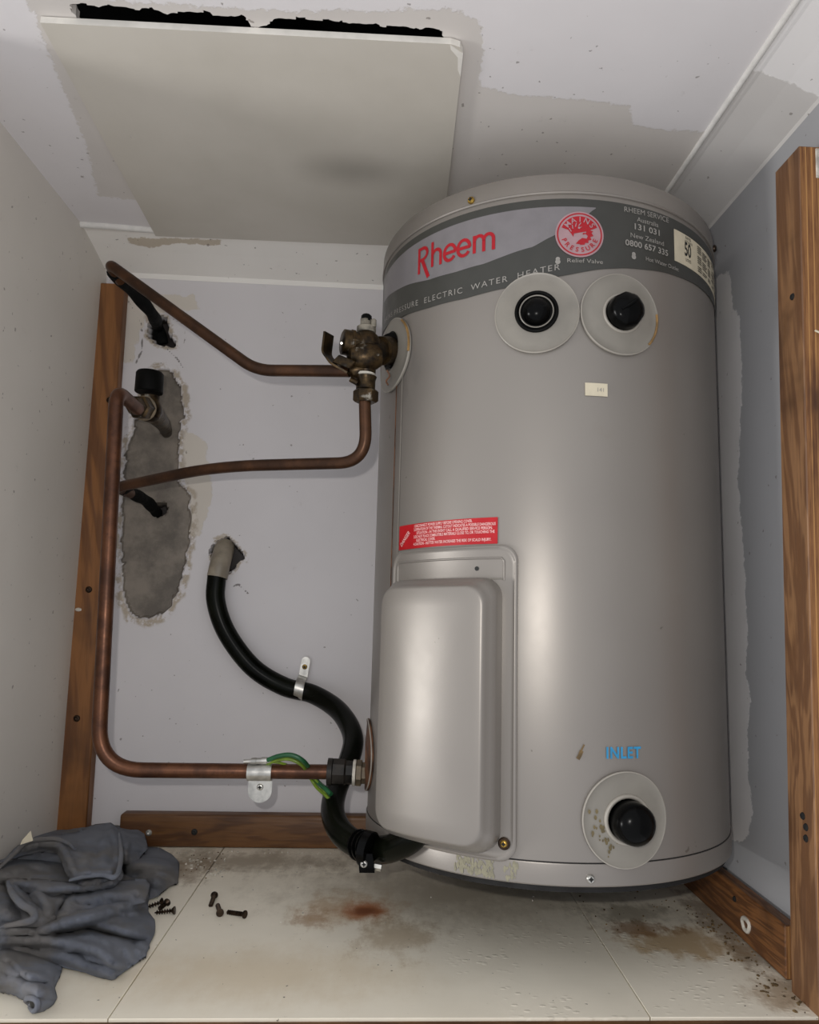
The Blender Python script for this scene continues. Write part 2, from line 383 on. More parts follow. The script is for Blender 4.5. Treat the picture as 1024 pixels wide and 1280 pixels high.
def sd_line(p, ln):
    d = 1e9
    for a, b in zip(ln, ln[1:]):
        ex, ey = b[0] - a[0], b[1] - a[1]; t = max(0, min(1, ((p[0] - a[0]) * ex + (p[1] - a[1]) * ey) / (ex * ex + ey * ey)))
        d = min(d, math.hypot(p[0] - a[0] - t * ex, p[1] - a[1] - t * ey))
    return d
def rough_sd(x, z, poly, amp=.005, s=60):
    return sd_poly((x, z), poly) + fbm(x, z, s) * amp
wall_info = {}
def back_disp(p):
    x, z = p.x, p.z; k = (round(x, 5), round(z, 5)); dep = hole = rim = 0.
    if x < -.38 and .28 < z < .80:
        a = rough_sd(x, z, PATCH, .0042, 55)
        dep = max(0, min(1, .5 - a / .0024)); rim = max(0, 1 - abs(a - .006) / .009) * (1 if a > 0 else 0)
        for hpoly in (HOLE1, HOLE3): 
            b = rough_sd(x, z, hpoly, .0045, 70); h_ = max(0, min(1, .5 - b / .003)); hole = max(hole, h_); rim = max(rim, max(0, 1 - abs(b - .004) / .006) * (b > 0))
        for hpoly in (HOLE2, HOLE4):
            b = rough_sd(x, z, hpoly, .002, 90); hole = max(hole, max(0, min(1, .5 - b / .003)) * .8)
    edge = noise.noise(Vector((x * 90, z * 90, 3))) * .0012 * rim
    y = YB + .0055 * dep + .022 * hole - edge
    wall_info[k] = (dep, rim, hole)
    return Vector((x, y, z))
NX, NZ = 300, 290
wb = grid('wall_back', (XL - .01, YB, 0), (.90, 0, 0), (0, 0, .87), NX, NZ, M['back'], disp=back_disp)
tag(wb, kind='structure')
inf = [wall_info[(round(v.co.x, 5), round(v.co.z, 5))] for v in wb.data.vertices]
for nm, i in (('depth', 0), ('rim', 1), ('hole', 2)):
    a = wb.data.attributes.new(nm, 'FLOAT', 'POINT'); a.data.foreach_set('value', [q[i] for q in inf])
FILL = [(-.60, .81), (-.50, .81), (-.49, .79), (-.57, .778), (-.585, .70), (-.6, .70)]
FILL2 = [(-.503, .60), (-.47, .585), (-.455, .50), (-.47, .44), (-.49, .44), (-.485, .50), (-.50, .53)]
attr(wb, 'sd', lambda c: min(sd_poly((c.x, c.z), FILL), sd_poly((c.x, c.z), FILL2)) if c.x < -.42 else .05)
attr(wb, 'crack', lambda c: min(sd_line((c.x, c.z), l) for l in CR) if c.x < -.37 else .05)
wall_info.clear()

# right wall with a raised, ragged paint edge
wr = grid('wall_right', (XR + .006, -.55, -.02), (-.006 * 1.0, .79, 0), (0, 0, .90), 80, 90, M['right'])
RP = [(.24, .777), (-.005, .769), (-.040, .759), (-.046, .71), (-.062, .692), (-.064, .61), (-.054, .53), (-.051, .5), (-.060, .42), (-.067, .333), (-.060, .28), (-.072, .254), (-.062, .21), (-.064, .158), (-.072, .126), (-.056, .094), (-.027, .088), (.0, .088), (.24, .09)]
RP2 = [(-.56, 1), (-.56, .0), (-.150, -.02), (-.138, .08), (-.138, .27), (-.126, .59), (-.20, .72), (-.56, .80)]
attr(wr, 'sd', lambda c: sd_poly((c.y, c.z), RP))
tag(wr, kind='structure')
wl = grid('wall_left', (XL, -.236, 0), (0, .466, 0), (.006, 0, .87), 20, 30, M['left']); attr(wl, 'sd', lambda c: 1.0); tag(wl, kind='structure')
sm = wl.modifiers.new('thick', 'SOLIDIFY'); sm.thickness = .012; sm.offset = 1

for ln in (((-4, 382), (20, 396), (50, 412), (84, 434)), ((-4, 873), (30, 868), (68, 861), (82, 862))):
    tube('hairline_crack', spline([at(x, y, 0, XL + .0001) for x, y in ln], 6), .0005, M['dirt'], wl, 5)
# ceiling with the ragged access opening
OPEN = [(-.484, -.262), (-.45, -.264), (-.40, -.262), (-.36, -.262), (-.333, -.262), (-.328, -.2515), (-.308, -.2515), (-.303, -.262), (-.25, -.263), (-.20, -.2625), (-.155, -.261), (-.150, -.250), (-.150, .05), (-.49, .05), (-.487, -.25)]
def ceil_skip(p): 
    return rough_sd(p.x, p.y, OPEN, .004, 45) < 0
def ceil_snap(p):
    if sd_poly((p.x, p.y), OPEN) > .012: return p
    e = .0004; f = lambda x, y: rough_sd(x, y, OPEN, .004, 45)
    for _ in range(2):
        v = f(p.x, p.y)
        if abs(v) > .0019: return p
        gx, gy = (f(p.x + e, p.y) - v) / e, (f(p.x, p.y + e) - v) / e; g2 = gx * gx + gy * gy + 1e-6
        dx, dy = -v * gx / max(g2, .4), -v * gy / max(g2, .4); p = Vector((p.x + max(-.0011, min(.0011, dx)), p.y + max(-.0011, min(.0011, dy)), p.z))
    return p
cl = grid('ceiling', (XL - .012, -.42, ZC), (.90, 0, 0), (0, .66, 0), 300, 264, M['ceil'], skip=ceil_skip, disp=ceil_snap)
OLD = [(-.520, -.28), (-.522, -.251), (-.530, -.207), (-.552, -.058), (-.580, .053), (-.524, .061), (-.50, .2), (.24, .2), (.24, -.145), (.085, -.143), (.058, -.150), (.045, -.178), (-.02, -.182), (-.078, -.183), (-.112, -.192), (-.116, -.25), (-.122, -.275), (-.15, -.285), (-.3, -.270), (-.5, -.270)]
attr(cl, 'sd', lambda c: sd_poly((c.x, c.y), OLD)); tag(cl, kind='structure')
sm = cl.modifiers.new('thick', 'SOLIDIFY'); sm.thickness = .010; sm.offset = 1
# roof space over the opening
bm = box_bm(bmesh.new(), (-.70, -.42, ZC + .0101), (.24, .24, ZC + .25)); 
bmesh.ops.delete(bm, geom=[f for f in bm.faces if f.calc_center_median().z < ZC + .02], context='FACES')
me = bpy.data.meshes.new('roof_space'); bm.to_mesh(me); bm.free(); rs = finish('roof_space', me, M['void'], cl)
# cornices
def cornice(name, p0, p1, off, z0, z1):
    """flat sloping cornice strip with a bead on its ceiling edge; off: vector from wall to its ceiling edge"""
    p0, p1, off = Vector(p0), Vector(p1), Vector(off); n = 60; prof = [(0, 0, 0), (.0, .004, .0), (.04, .16, .006), (.5, .58, .006), (.88, .92, -.0005), (.93, .955, -.004), (.97, .975, -.004), (1.0, 1.0, 0)]
    dp = []
    for A_, B_ in zip(prof, prof[1:]):
        k_ = max(1, int((B_[0] - A_[0]) / .04)); dp += [tuple(A_[t] + (B_[t] - A_[t]) * j / k_ for t in range(3)) for j in range(k_)]
    prof = dp + [prof[-1]]; n = 180
    vs = []; fs = []
    for i in range(n + 1):
        q = p0.lerp(p1, i / n)
        for (a, b, c) in prof:
            vs.append(q + off * a + Vector((0, 0, z0 + (z1 - z0) * b + (c if a not in (0, 1) else 0) * .25)))
    m_ = len(prof)
    for i in range(n):
        for j in range(m_ - 1): fs.append((i * m_ + j, i * m_ + j + 1, (i + 1) * m_ + j + 1, (i + 1) * m_ + j))
    o = mesh_obj(name, vs, fs, M['cornice']); tag(o, kind='structure'); return o
CKL = [(-.590, .195), (-.575, .186), (-.560, .183), (-.550, .192), (-.530, .190), (-.515, .203), (-.495, .200), (-.48, .212), (-.455, .212)]
t1 = cornice('trim_1', (XL - .005, YB, 0), (XR + .01, YB, 0), (0, -.100, 0), .8335, ZC)
CP = [(-.585, .150), (-.44, .145), (-.45, .165), (-.50, .160), (-.55, .172), (-.58, .168)]
CP2 = [(-.60, .192), (-.575, .187), (-.555, .182), (-.53, .195), (-.50, .203), (-.46, .205), (-.46, .225), (-.56, .225), (-.60, .215)]
CP3 = [(-.43, .228), (-.25, .228), (-.21, .200), (-.30, .196), (-.42, .20)]
attr(t1, 'sd', lambda c: min(sd_poly((c.x, c.y), CP) + .003, sd_line((c.x, c.y), CKL) + .0035))
t2 = cornice('trim_2', (XR + .001, YB, 0), (XR + .006, -.42, 0), (-.0725, 0, 0), .840, ZC)
RC = [(.13, -.236), (.15, -.240), (.206, -.232), (.25, -.23), (.25, .1), (.13, .1)]
attr(t2, 'sd', lambda c: .02)
M['cornice_r'] = mat_painted('painted_side_cornice', C(236, 233, 231), C(212, 208, 204), 'sd', .008, 60); t2.data.materials[0] = M['cornice_r']
attr_old = t2.data.attributes['sd']; attr_old.data.foreach_set('value', [sd_poly((v.co.x, v.co.y), RC) for v in t2.data.vertices])
# beads left on the ceiling edge of the cornices
M['bead'] = plain('white_bead', C(222, 219, 214), .55, 0, .04, 50, .2)
tube('bead', [(XL, .1275, ZC - .0015), (-.60, .1285, ZC - .0015), (-.530, .1335, ZC - .0015)], .0048, M['bead'], t1, 8)
tube('bead', [(XR - .0725, .20, ZC - .0005), (XR - .070, -.42, ZC - .0005)], .0032, M['bead'], t2, 8)

# floor: three painted boards and the front edge strip
fl = empty('floor'); tag(fl, kind='structure')
for x0, x1 in ((XL - .012, -.4073), (-.4062, .0453), (.0464, XR + .012)):
    bm = box_bm(bmesh.new(), (x0, YF, -.018), (x1, YB + .01, 0), .0003)
    bm_obj('floor_board', bm, M['floor'], fl, 40)
box('front_edge_strip', (XL - .012, YF - .020, -.060), (XR + .02, YF - .0003, -.0015), M['wood_back'], fl, .002)
box('subfloor', (XL - .012, YF + .001, -.03), (XR + .012, YB + .01, -.0185), M['dark'], fl)

# ------------------------------------------------------------------ battens and posts
def screw_head(name, p, d, r, mat, parent, slot=True):
    bm = bmesh.new(); d = Vector(d).normalized()
    lathe_bm(bm, Vector(p) - d * .0015, d, [(0, r * 1.05), (.0018, r * 1.05), (.0030, r * .8), (.0033, r * .45), (.0024, r * .34), (.0016, .0001)], 20)
    o = bm_obj(name, bm, mat, parent, 30)
    if slot:
        x, y, z = frame_of(d)
        for a in (x, y):
            b2 = bmesh.new(); c0 = Vector(p) + d * .0012
            u = a * r * .62; v_ = d.cross(a) * r * .14
            vs = [b2.verts.new(c0 + s1 * u + s2 * v_ + d * s3) for s3 in (0, .0010) for s1, s2 in ((1, 1), (1, -1), (-1, -1), (-1, 1))]
            for f in ((0, 1, 2, 3), (4, 5, 6, 7), (0, 1, 5, 4), (1, 2, 6, 5), (2, 3, 7, 6), (3, 0, 4, 7)): b2.faces.new([vs[k] for k in f])
            bm_obj('slot', b2, M['ink'], o)
    return o
lp = empty('timber_post', (-.62, .22, 0))
tag(lp, 'orange-brown grained timber post standing in the left rear corner behind the tall copper pipe', 'post')
def to_local(o, par):
    o.location = -Vector(par.location)
bm = box_bm(bmesh.new(), (-.6485, .210, .0005), (-.598, .2295, .815), .0015); o = bm_obj('post_body', bm, M['wood_post'], lp, 40); to_local(o, lp)
for (x, y) in ((111, 737), (96, 898), (137, 500)):
    p = aty(x, y, .210); o = screw_head('screw', p, (0, -1, 0), .0045, M['screw'], lp, False); to_local(o, lp)
p = aty(98, 762, .210); bm = bmesh.new(); bmesh.ops.create_icosphere(bm, subdivisions=2, radius=.004)
for v in bm.verts: v.co = p + Vector((v.co.x * 1.2, v.co.y * .5, v.co.z * .7)) 
o = bm_obj('plaster_crumb', bm, M['debris'], lp, True); to_local(o, lp)

bb = empty('timber_batten', (-.35, .218, 0))
tag(bb, 'short brown timber batten with rounded end along the foot of the back wall', 'batten')
o = bm_obj('batten_body', box_bm(bmesh.new(), (-.552, .206, .0005), (-.02, .2295, .0450), .004, 3), M['wood_back'], bb, 40); to_local(o, bb)
for (x, y) in ((186, 1041),): o = screw_head('screw', aty(x, y, .206), (0, -1, 0), .0042, M['steel'], bb, False); to_local(o, bb)
o = screw_head('screw', aty(243, 1040, .206), (0, -1, 0), .0042, M['ink'], bb, False); to_local(o, bb)

rb = empty('timber_batten', (.206, -.02, 0))
tag(rb, 'stained plywood batten on the floor along the right wall, its end grain showing', 'batten')
bm = box_bm(bmesh.new(), (.1985, -.164, .0005), (.2125, .228, .0500), .001)
me = bpy.data.meshes.new('batten_body'); bm.to_mesh(me); bm.free()
o = finish('batten_body', me, [M['wood_low'], M['ply_low']], rb)
for f in me.polygons:
    if f.normal.y < -.8: f.material_index = 1
to_local(o, rb)
o = screw_head('screw', (.1985, -.062, .036), (-1, 0, 0), .003, M['dark'], rb, False); to_local(o, rb)
bm = bmesh.new(); p = at(933, 1156, 0, .1985)
tube_bm(bm, [p + Vector((0, .0075 * math.cos(a) * (1 + .15 * math.sin(3 * a)), .0065 * math.sin(a) * (1 + .1 * math.cos(2 * a)))) for a in [2 * PI * k / 20 for k in range(21)]], .0024, 8, False)
o = bm_obj('plaster_ring', bm, M['seal'], rb, True); to_local(o, rb); o['label'] = 'white plaster ring round a screw hole'

rp = empty('timber_post', (.203, -.208, 0))
tag(rp, 'plywood post on the right wall at the cupboard front with layered edge grain', 'post')
bm = box_bm(bmesh.new(), (.1932, -.2310, -.012), (.2165, -.1870, .794), .0010)
for v in bm.verts:
    t_ = v.co.z / .794
    v.co.y += (1 - t_) * .004
me = bpy.data.meshes.new('post_body'); bm.to_mesh(me); bm.free()
o = finish('post_body', me, [M['wood_right'], M['ply_post']], rp); to_local(o, rp)
for f in me.polygons:
    if f.normal.y < -.8: f.material_index = 1
for (x, y) in ((991, 371), (1004, 1020), (1008, 1034), (1008, 1048)):
    o = screw_head('screw', at(x, y, 0, .1932), (-1, 0, 0), .0032, M['dark'], rp, False); to_local(o, rp)
p0 = Vector((.2040, -.2315, .610)); o = tube('splinter', spline([p0, p0 + Vector((.006, -.004, -.006)), p0 + Vector((.016, -.006, -.020))], 5), .0009, M['cream'], rp, 6); to_local(o, rp)
p = Vector((.2125, -.2312, .778)); o = bm_obj('paint_smear', box_bm(bmesh.new(), p - Vector((.0030, .0008, .016)), p + Vector((.0035, .0010, .014)), .0006), M['debris'], rp); to_local(o, rp)

# ------------------------------------------------------------------ ceiling sheet
sh = empty('ceiling_sheet', (-.33, -.05, ZC - .008))
tag(sh, 'loose cream hardboard sheet hanging under the black opening in the ceiling', 'sheet')
zt = ZC - .0008; cA, cB, cC, cD = (-.517, -.247), (-.134, -.2535), (-.127, .131), (-.533, .140)
def outline():
    P = []
    P.append(cA); r = .012
    P += [(cB[0] - r, cB[1]), (cB[0] - r * .3, cB[1] + r * .25), (cB[0], cB[1] + r)]
    P += [cC, cD]; return P
bm = bmesh.new(); P = outline()
bot = [bm.verts.new((x, y, zt - .0062)) for x, y in P]; top = [bm.verts.new((x, y, zt)) for x, y in P]
bm.faces.new(bot[::-1]); bm.faces.new(top)
for i in range(len(P)): 
    j = (i + 1) % len(P); bm.faces.new((bot[i], bot[j], top[j], top[i]))
me = bpy.data.meshes.new('sheet_board'); bmesh.ops.recalc_face_normals(bm, faces=bm.faces); bm.to_mesh(me); bm.free()
o = finish('sheet_board', me, [M['sheet'], M['sheet_edge']], sh); to_local(o, sh)
for f in me.polygons:
    if abs(f.normal.z) < .5: f.material_index = 1
# chipped corner with paper face peeled
bm = bmesh.new(); z_ = zt - .0067
vs = [bm.verts.new(q) for q in ((-.147, -.2530, z_), (-.134, -.243, z_), (-.1335, -.213, z_), (-.137, -.222, z_), (-.1385, -.238, z_), (-.146, -.2475, z_))]
bm.faces.new(vs); r_ = bmesh.ops.extrude_face_region(bm, geom=bm.faces[:]); bmesh.ops.translate(bm, vec=(0, 0, .0006), verts=[v for v in r_['geom'] if isinstance(v, bmesh.types.BMVert)])
o = bm_obj('chipped_corner', bm, M['sheet_edge'], sh); to_local(o, sh)

# ------------------------------------------------------------------ water heater
WH = empty('water_heater'); WH.matrix_world = H_M
tag(WH, 'grey cylindrical electric water heater with dark label band standing against the right wall', 'water heater')
HT, LID, GRV = .6905, .667, .0203
def ring_surface(name, prof, mat, n=160):
    """lathe about the heater axis; prof (h, r)"""
    vs = []; fs = []; m_ = len(prof)
    for k in range(n):
        a = 2 * PI * k / n
        for h, r in prof: vs.append((r * math.cos(a), r * math.sin(a), h))
    for k in range(n):
        for j in range(m_ - 1): fs.append((k * m_ + j, ((k + 1) % n) * m_ + j, ((k + 1) % n) * m_ + j + 1, k * m_ + j + 1))
    fs.append([k * m_ for k in range(n)]); fs.append([k * m_ + m_ - 1 for k in range(n)])
    return mesh_obj(name, vs, fs, mat, WH, 28)
ring_surface('casing', [(.006, R - .004), (.006, R - .0007), (LID + .001, R - .0007), (LID + .001, R - .004)], M['heater'])
ring_surface('lid', [(LID, R - .003), (LID, R + .0010), (LID + .0016, R + .0016), (LID + .0026, R + .0010), (HT - .004, R + .0006), (HT - .0012, R - .0006), (HT, R - .003), (HT + .001, R * .6)], M['heater'])
ring_surface('base_ring', [(0, R - .006), (0, R - .0004), (.0012, R + .0004), (GRV - .002, R + .0006), (GRV - .0007, R + .0002), (GRV, R - .003)], M['heater'])
ring_surface('base_pan', [(-.006, R * .9), (-.006, R - .0045), (.002, R - .0045), (.002, R * .9)], M['dark'])
ring_surface('groove_shade_band', [(GRV - .0005, R - .004), (GRV - .0005, R - .0003), (GRV + .0004, R - .0003), (GRV + .0004, R - .004)], M['dark']).name = 'groove_shade'  # dark ring drawn in for the shade of the base groove
def hpatch(name, th0, th1, bot, top, off, mat, n=48, parent=None, thick=.0004):
    """curved strip on the casing between two height functions"""
    vs = []; fs = []
    for i in range(n + 1):
        th = th0 + (th1 - th0) * i / n; b = bot(th) if callable(bot) else bot; t_ = top(th) if callable(top) else top
        vs += [hp(th, b, R + off - thick), hp(th, b, R + off), hp(th, t_, R + off), hp(th, t_, R + off - thick)]
    for i in range(n):
        a = i * 4
        for j in range(3): fs.append((a + j, a + 4 + j, a + 5 + j, a + 1 + j))
    fs += [(0, 1, 2, 3), (n * 4, n * 4 + 1, n * 4 + 2, n * 4 + 3)]
    return mesh_obj(name, vs, fs, mat, parent or WH, 30)
def interp(tab):
    def f(x):
        if x <= tab[0][0]: return tab[0][1]
        for (a, u), (b, v) in zip(tab, tab[1:]):
            if x <= b:
                t = (x - a) / (b - a); t = t * t * (3 - 2 * t) * .25 + t * .75
                return u + (v - u) * t
        return tab[-1][1]
    return f
band_bot = interp([(-100, .592), (-75, .583), (-61, .5755), (-48, .5696), (-35, .567), (-22, .570), (-7, .5785), (6, .5885), (13, .5925), (27, .598), (41, .601), (64, .6035), (100, .600)])
LB = hpatch('label_band', -100, 100, band_bot, .6615, .0002, M['band'], 150)
pan_bot = interp([(-100, .632), (-76, .6200), (-61, .611), (-48, .6015), (-38, .599), (-29, .600), (-15, .6105), (-9.5, .6205), (-1, .6400), (3, .6520)])
hpatch('light_panel', -82, 3, pan_bot, .6528, .0004, M['panel'], 90, LB)
def wrap(o_name, tris, mat, off, parent, thick=0.0):
    me = bpy.data.meshes.new(o_name); me.from_pydata(tris[0], [], tris[1]); me.update(); return finish(o_name, me, mat, parent)
def text_mesh(s, size, align='CENTER', spacing=1.0, shear=0., bold=0.):
    cu = bpy.data.curves.new('t', 'FONT'); cu.body = s; cu.size = size; cu.align_x = align; cu.space_character = spacing; cu.shear = shear; cu.resolution_u = 3; cu.offset = bold
    ob = bpy.data.objects.new('t', cu); COL.objects.link(ob); bpy.context.view_layer.update()
    me = bpy.data.meshes.new_from_object(ob.evaluated_get(bpy.context.evaluated_depsgraph_get()))
    V = [v.co.copy() for v in me.vertices]; F = [tuple(p.vertices) for p in me.polygons]
    bpy.data.objects.remove(ob); bpy.data.meshes.remove(me); return V, F
DEG = 180 / PI / R
def text_on(name, s, size, th, h, mat, parent, off=.0009, width=None, path=None, rot=0., align='CENTER', spacing=1., bold=0., squash=1.):
    V, F = text_mesh(s, size, align, spacing, 0, bold)
    if width:
        w_ = max(v.x for v in V) - min(v.x for v in V); k = width / w_
        V = [Vector((v.x * k, v.y, 0)) for v in V]
    c_, s_ = math.cos(rot), math.sin(rot); out = []
    for v in V:
        x = v.x * c_ - v.y * s_; y = v.x * s_ + v.y * c_; y *= squash
        t_ = th + x * DEG; out.append(tuple(hp(t_, (path(t_) if path else h) + y, R + off)))
    return wrap(name, (out, F), mat, off, parent)
# fine capitals along the lower edge of the band
msg = 'MAINS PRESSURE  ELECTRIC  WATER  HEATER'
def cap_line(th): return band_bot(th) + .0062 + max(0, (th + 25)) * .00001
V, F = text_mesh(msg, .0092, 'LEFT', 1.25); w_ = max(v.x for v in V); tA, tB = -79.0, -7.2
out = []
for v in V:
    t_ = tA + (tB - tA) * v.x / w_; out.append(tuple(hp(t_, cap_line(t_) + v.y, R + .0007)))
wrap('lettering', (out, F), M['lett'], 0, LB)
# maker's red wordmark drawn as broad strokes
def strokes(name, lines, width, th0, h0, mat, parent, off=.0009, step=.0015):
    vs = []; fs = []
    for ln in lines:
        wd = width
        if isinstance(ln[0], (int, float)): wd = ln[0]; ln = ln[1:]
        P = [Vector((x, y, 0)) for x, y in ln]; dense = []
        for a, b in zip(P, P[1:]):
            n = max(1, int((b - a).length / step)); dense += [a.lerp(b, k / n) for k in range(n)]
        dense.append(P[-1]); N = len(dense); base = len(vs)
        closed = (dense[0] - dense[-1]).length < 1e-6
        for i, p in enumerate(dense):
            a = dense[i - 1] if i else (dense[-2] if closed else p); b = dense[i + 1] if i < N - 1 else (dense[1] if closed else p)
            d = (b - a).normalized(); nn = Vector((-d.y, d.x, 0)) * wd / 2
            for q in (p + nn, p - nn): vs.append(tuple(hp(th0 + q.x * DEG, h0 + q.y, R + off)))
        for i in range(N - 1): a = base + 2 * i; fs.append((a, a + 1, a + 3, a + 2))
    return wrap(name, (vs, fs), mat, off, parent)
def arc(cx, cy, rx, ry, a0, a1, n=18): return [(cx + rx * math.cos(math.radians(a0 + (a1 - a0) * k / n)), cy + ry * math.sin(math.radians(a0 + (a1 - a0) * k / n))) for k in range(n + 1)]
u = .001
ww = [  # R
    [(1.9 * u, 0), (1.9 * u, 30 * u)],
    [(1.9 * u, 28.2 * u), (8 * u, 28.2 * u)] + arc(8 * u, 21.6 * u, 7.0 * u, 6.6 * u, 90, -90) + [(3 * u, 15 * u)],
    [.0046, (7 * u, 15 * u), (17.5 * u, -8.5 * u)],
    # h
    [(23 * u, 1 * u), (23 * u, 29.5 * u)], [(23 * u, 12 * u)] + arc(29 * u, 12.5 * u, 6 * u, 6.5 * u, 180, 0) + [(35 * u, 0)],
]
def e_(x):
    return [[(x - 6.6 * u, 9.5 * u), (x + 7.0 * u, 9.5 * u)] + arc(x, 9.5 * u, 7.2 * u, 8.7 * u, 0, 325, 26)]
ww += e_(47 * u) + e_(64.5 * u)
ww += [[(77 * u, 0), (77 * u, 19.5 * u)], [(77 * u, 12 * u)] + arc(82.3 * u, 12.5 * u, 5.3 * u, 5.8 * u, 180, 0) + [(87.6 * u, 0)], [(87.6 * u, 12 * u)] + arc(92.9 * u, 12.5 * u, 5.3 * u, 5.8 * u, 180, 0) + [(98.2 * u, 0)]]
strokes('wordmark', ww, .0036, -53.5, .6135, M['red'], LB)
# round emblem
BT, BH, BR = -1.7, .6227, .0245
def disc_on(name, th0, h0, rr, off, mat, parent, r_in=0., n=48, sy=1.):
    vs = []; fs = []; rad = [r_in + (rr - r_in) * k / 4 for k in range(5)]
    for r in rad:
        for k in range(n): a = 2 * PI * k / n; vs.append(tuple(hp(th0 + r * math.cos(a) * DEG, h0 + r * math.sin(a) * sy, R + off)))
    for j in range(4):
        for k in range(n): fs.append((j * n + k, j * n + (k + 1) % n, (j + 1) * n + (k + 1) % n, (j + 1) * n + k))
    return wrap(name, (vs, fs), mat, 0, parent)
EM = disc_on('emblem', BT, BH, BR, .0009, M['pink'], LB)
disc_on('emblem_ring', BT, BH, BR * .93, .0012, M['red'], EM, BR * .875)
def flat_poly(name, pts, th0, h0, mat, parent, off):
    vs = [tuple(hp(th0 + x * DEG, h0 + y, R + off)) for x, y in pts]
    bm = bmesh.new(); q = [bm.verts.new(v) for v in vs]; f = bm.faces.new(q); bmesh.ops.triangulate(bm, faces=[f])
    return bm_obj(name, bm, mat, parent)
r0, r1 = BR * .79, BR * .47
fan = arc(0, 0, r0, r0, 24, 159, 24) + arc(0, 0, r1, r1, 159, 24, 24)
flat_poly('emblem_banner', fan, BT, BH, M['red'], EM, .0012)
# mane of curled flame points round a pale turned head
mane = []
for k in range(27):
    a = 165 - k * 10.8; rr = (.52 if k % 2 == 0 else .40) * BR * (1 if k < 18 else .95)
    mane.append((rr * math.cos(math.radians(a)) + .05 * BR, rr * math.sin(math.radians(a)) + .02 * BR))
inner = [(x * BR, y * BR) for x, y in [(-.05, -.28), (.10, -.16), (.28, -.20), (.34, -.05), (.22, .04), (.32, .14), (.14, .20), (.02, .13), (-.12, .12), (-.24, .02), (-.26, -.12)]]
flat_poly('emblem_mane', mane + inner, BT, BH, M['red'], EM, .0013)
for pts in ([(.12, -.02), (.24, .01), (.20, .06), (.13, .05)], [(-.02, .22), (.10, .34), (.02, .30), (-.06, .33), (-.08, .24)]):
    flat_poly('emblem_detail', [(x * BR, y * BR) for x, y in pts], BT, BH, M['red'] if pts[0][0] > 0 else M['pink'], EM, .0015)
for k in range(4):
    a = 150 - k * 22; strokes('emblem_curl', [[(.50 * BR * math.cos(math.radians(a)), .50 * BR * math.sin(math.radians(a))), (.36 * BR * math.cos(math.radians(a + 14)), .36 * BR * math.sin(math.radians(a + 14)))]], .0009, BT, BH, M['pink'], EM, .0015)
def arc_text(s, rad, a0, a1, size, mat, flip=False):
    for i, ch in enumerate(s):
        a = math.radians(a0 + (a1 - a0) * i / (len(s) - 1)); x, y = rad * math.cos(a), rad * math.sin(a)
        V, F = text_mesh(ch, size, 'CENTER', 1, 0, .0001); rot = a - PI / 2 if not flip else a + PI / 2
        out = []
        for v in V:
            px, py = v.x, v.y - size * .35
            out.append(tuple(hp(BT + (x + px * math.cos(rot) - py * math.sin(rot)) * DEG, BH + y + px * math.sin(rot) + py * math.cos(rot), R + .0015)))
        wrap('emblem_letter', (out, F), mat, 0, EM)
arc_text('MAINS', BR * .65, 140, 38, .0080, M['pink'])
arc_text('PRESSURE', BR * .68, 203, 337, .0068, M['red'], True)
# service text and outlet markers
L = M['lett']
text_on('lettering', 'RHEEM SERVICE', .0080, 19.4, .6532, L, LB, width=.0565, path=lambda t: .6532 + .0001 * (t - 19))
text_on('lettering', 'Australia', .0072, 19.4, .6445, L, LB, width=.027)
text_on('lettering', '131 031', .0090, 19.2, .6355, L, LB, width=.0315, bold=.00015)
text_on('lettering', 'New Zealand', .0072, 19.3, .6258, L, LB, width=.042)
text_on('lettering', '0800 657 335', .0090, 19.3, .6162, L, LB, width=.0540, bold=.00015)
text_on('lettering', 'Relief Valve', .0062, -.2, .5925, L, LB, width=.036)
text_on('lettering', 'Hot Water Outlet', .0062, 24.8, .6040, L, LB, width=.046)
for th, h in ((-7.8, .5945), (14.4, .6063)):
    disc_on('arrow_marker', th, h + .0018, .0022, .0007, L, LB, 0, 16); disc_on('arrow_marker', th, h - .0012, .0026, .0007, L, LB, 0, 16)
# capacity label and rating table
hpatch('rating_plate', 29.8, 78, lambda t: .6150, lambda t: .6505, .0005, M['cream'], 30, LB)
text_on('lettering', '50', .0215, 36.2, .6268, M['ink'], LB, .0009, width=.0125, bold=.0004)
text_on('lettering', 'LITRES', .0046, 36.4, .6205, M['ink'], LB, .0009, width=.0100)
text_on('lettering', 'RATED', .0046, 36.6, .6458, M['ink'], LB, .0009, width=.0105); text_on('lettering', 'HOT WATER', .0038, 36.8, .6418, M['ink'], LB, .0009, width=.0150)
bars = []
for i in range(13):
    h = .6470 - i * .00235
    for (a, b) in ((42.0, 44.8), (45.5, 48.6 + (i % 2) * .8), (50.4, 53.2), (54.5 + (i % 3), 58.5), (60, 64.5), (67, 74)):
        if (i * 7 + int(a)) % 5 == 0: continue
        bars.append([.0010, ((a - 42) / DEG, h - .6), ((b - 42) / DEG, h - .6)])
strokes('table_print', bars, .0014, 42, .6, M['ink'], LB, .0009)

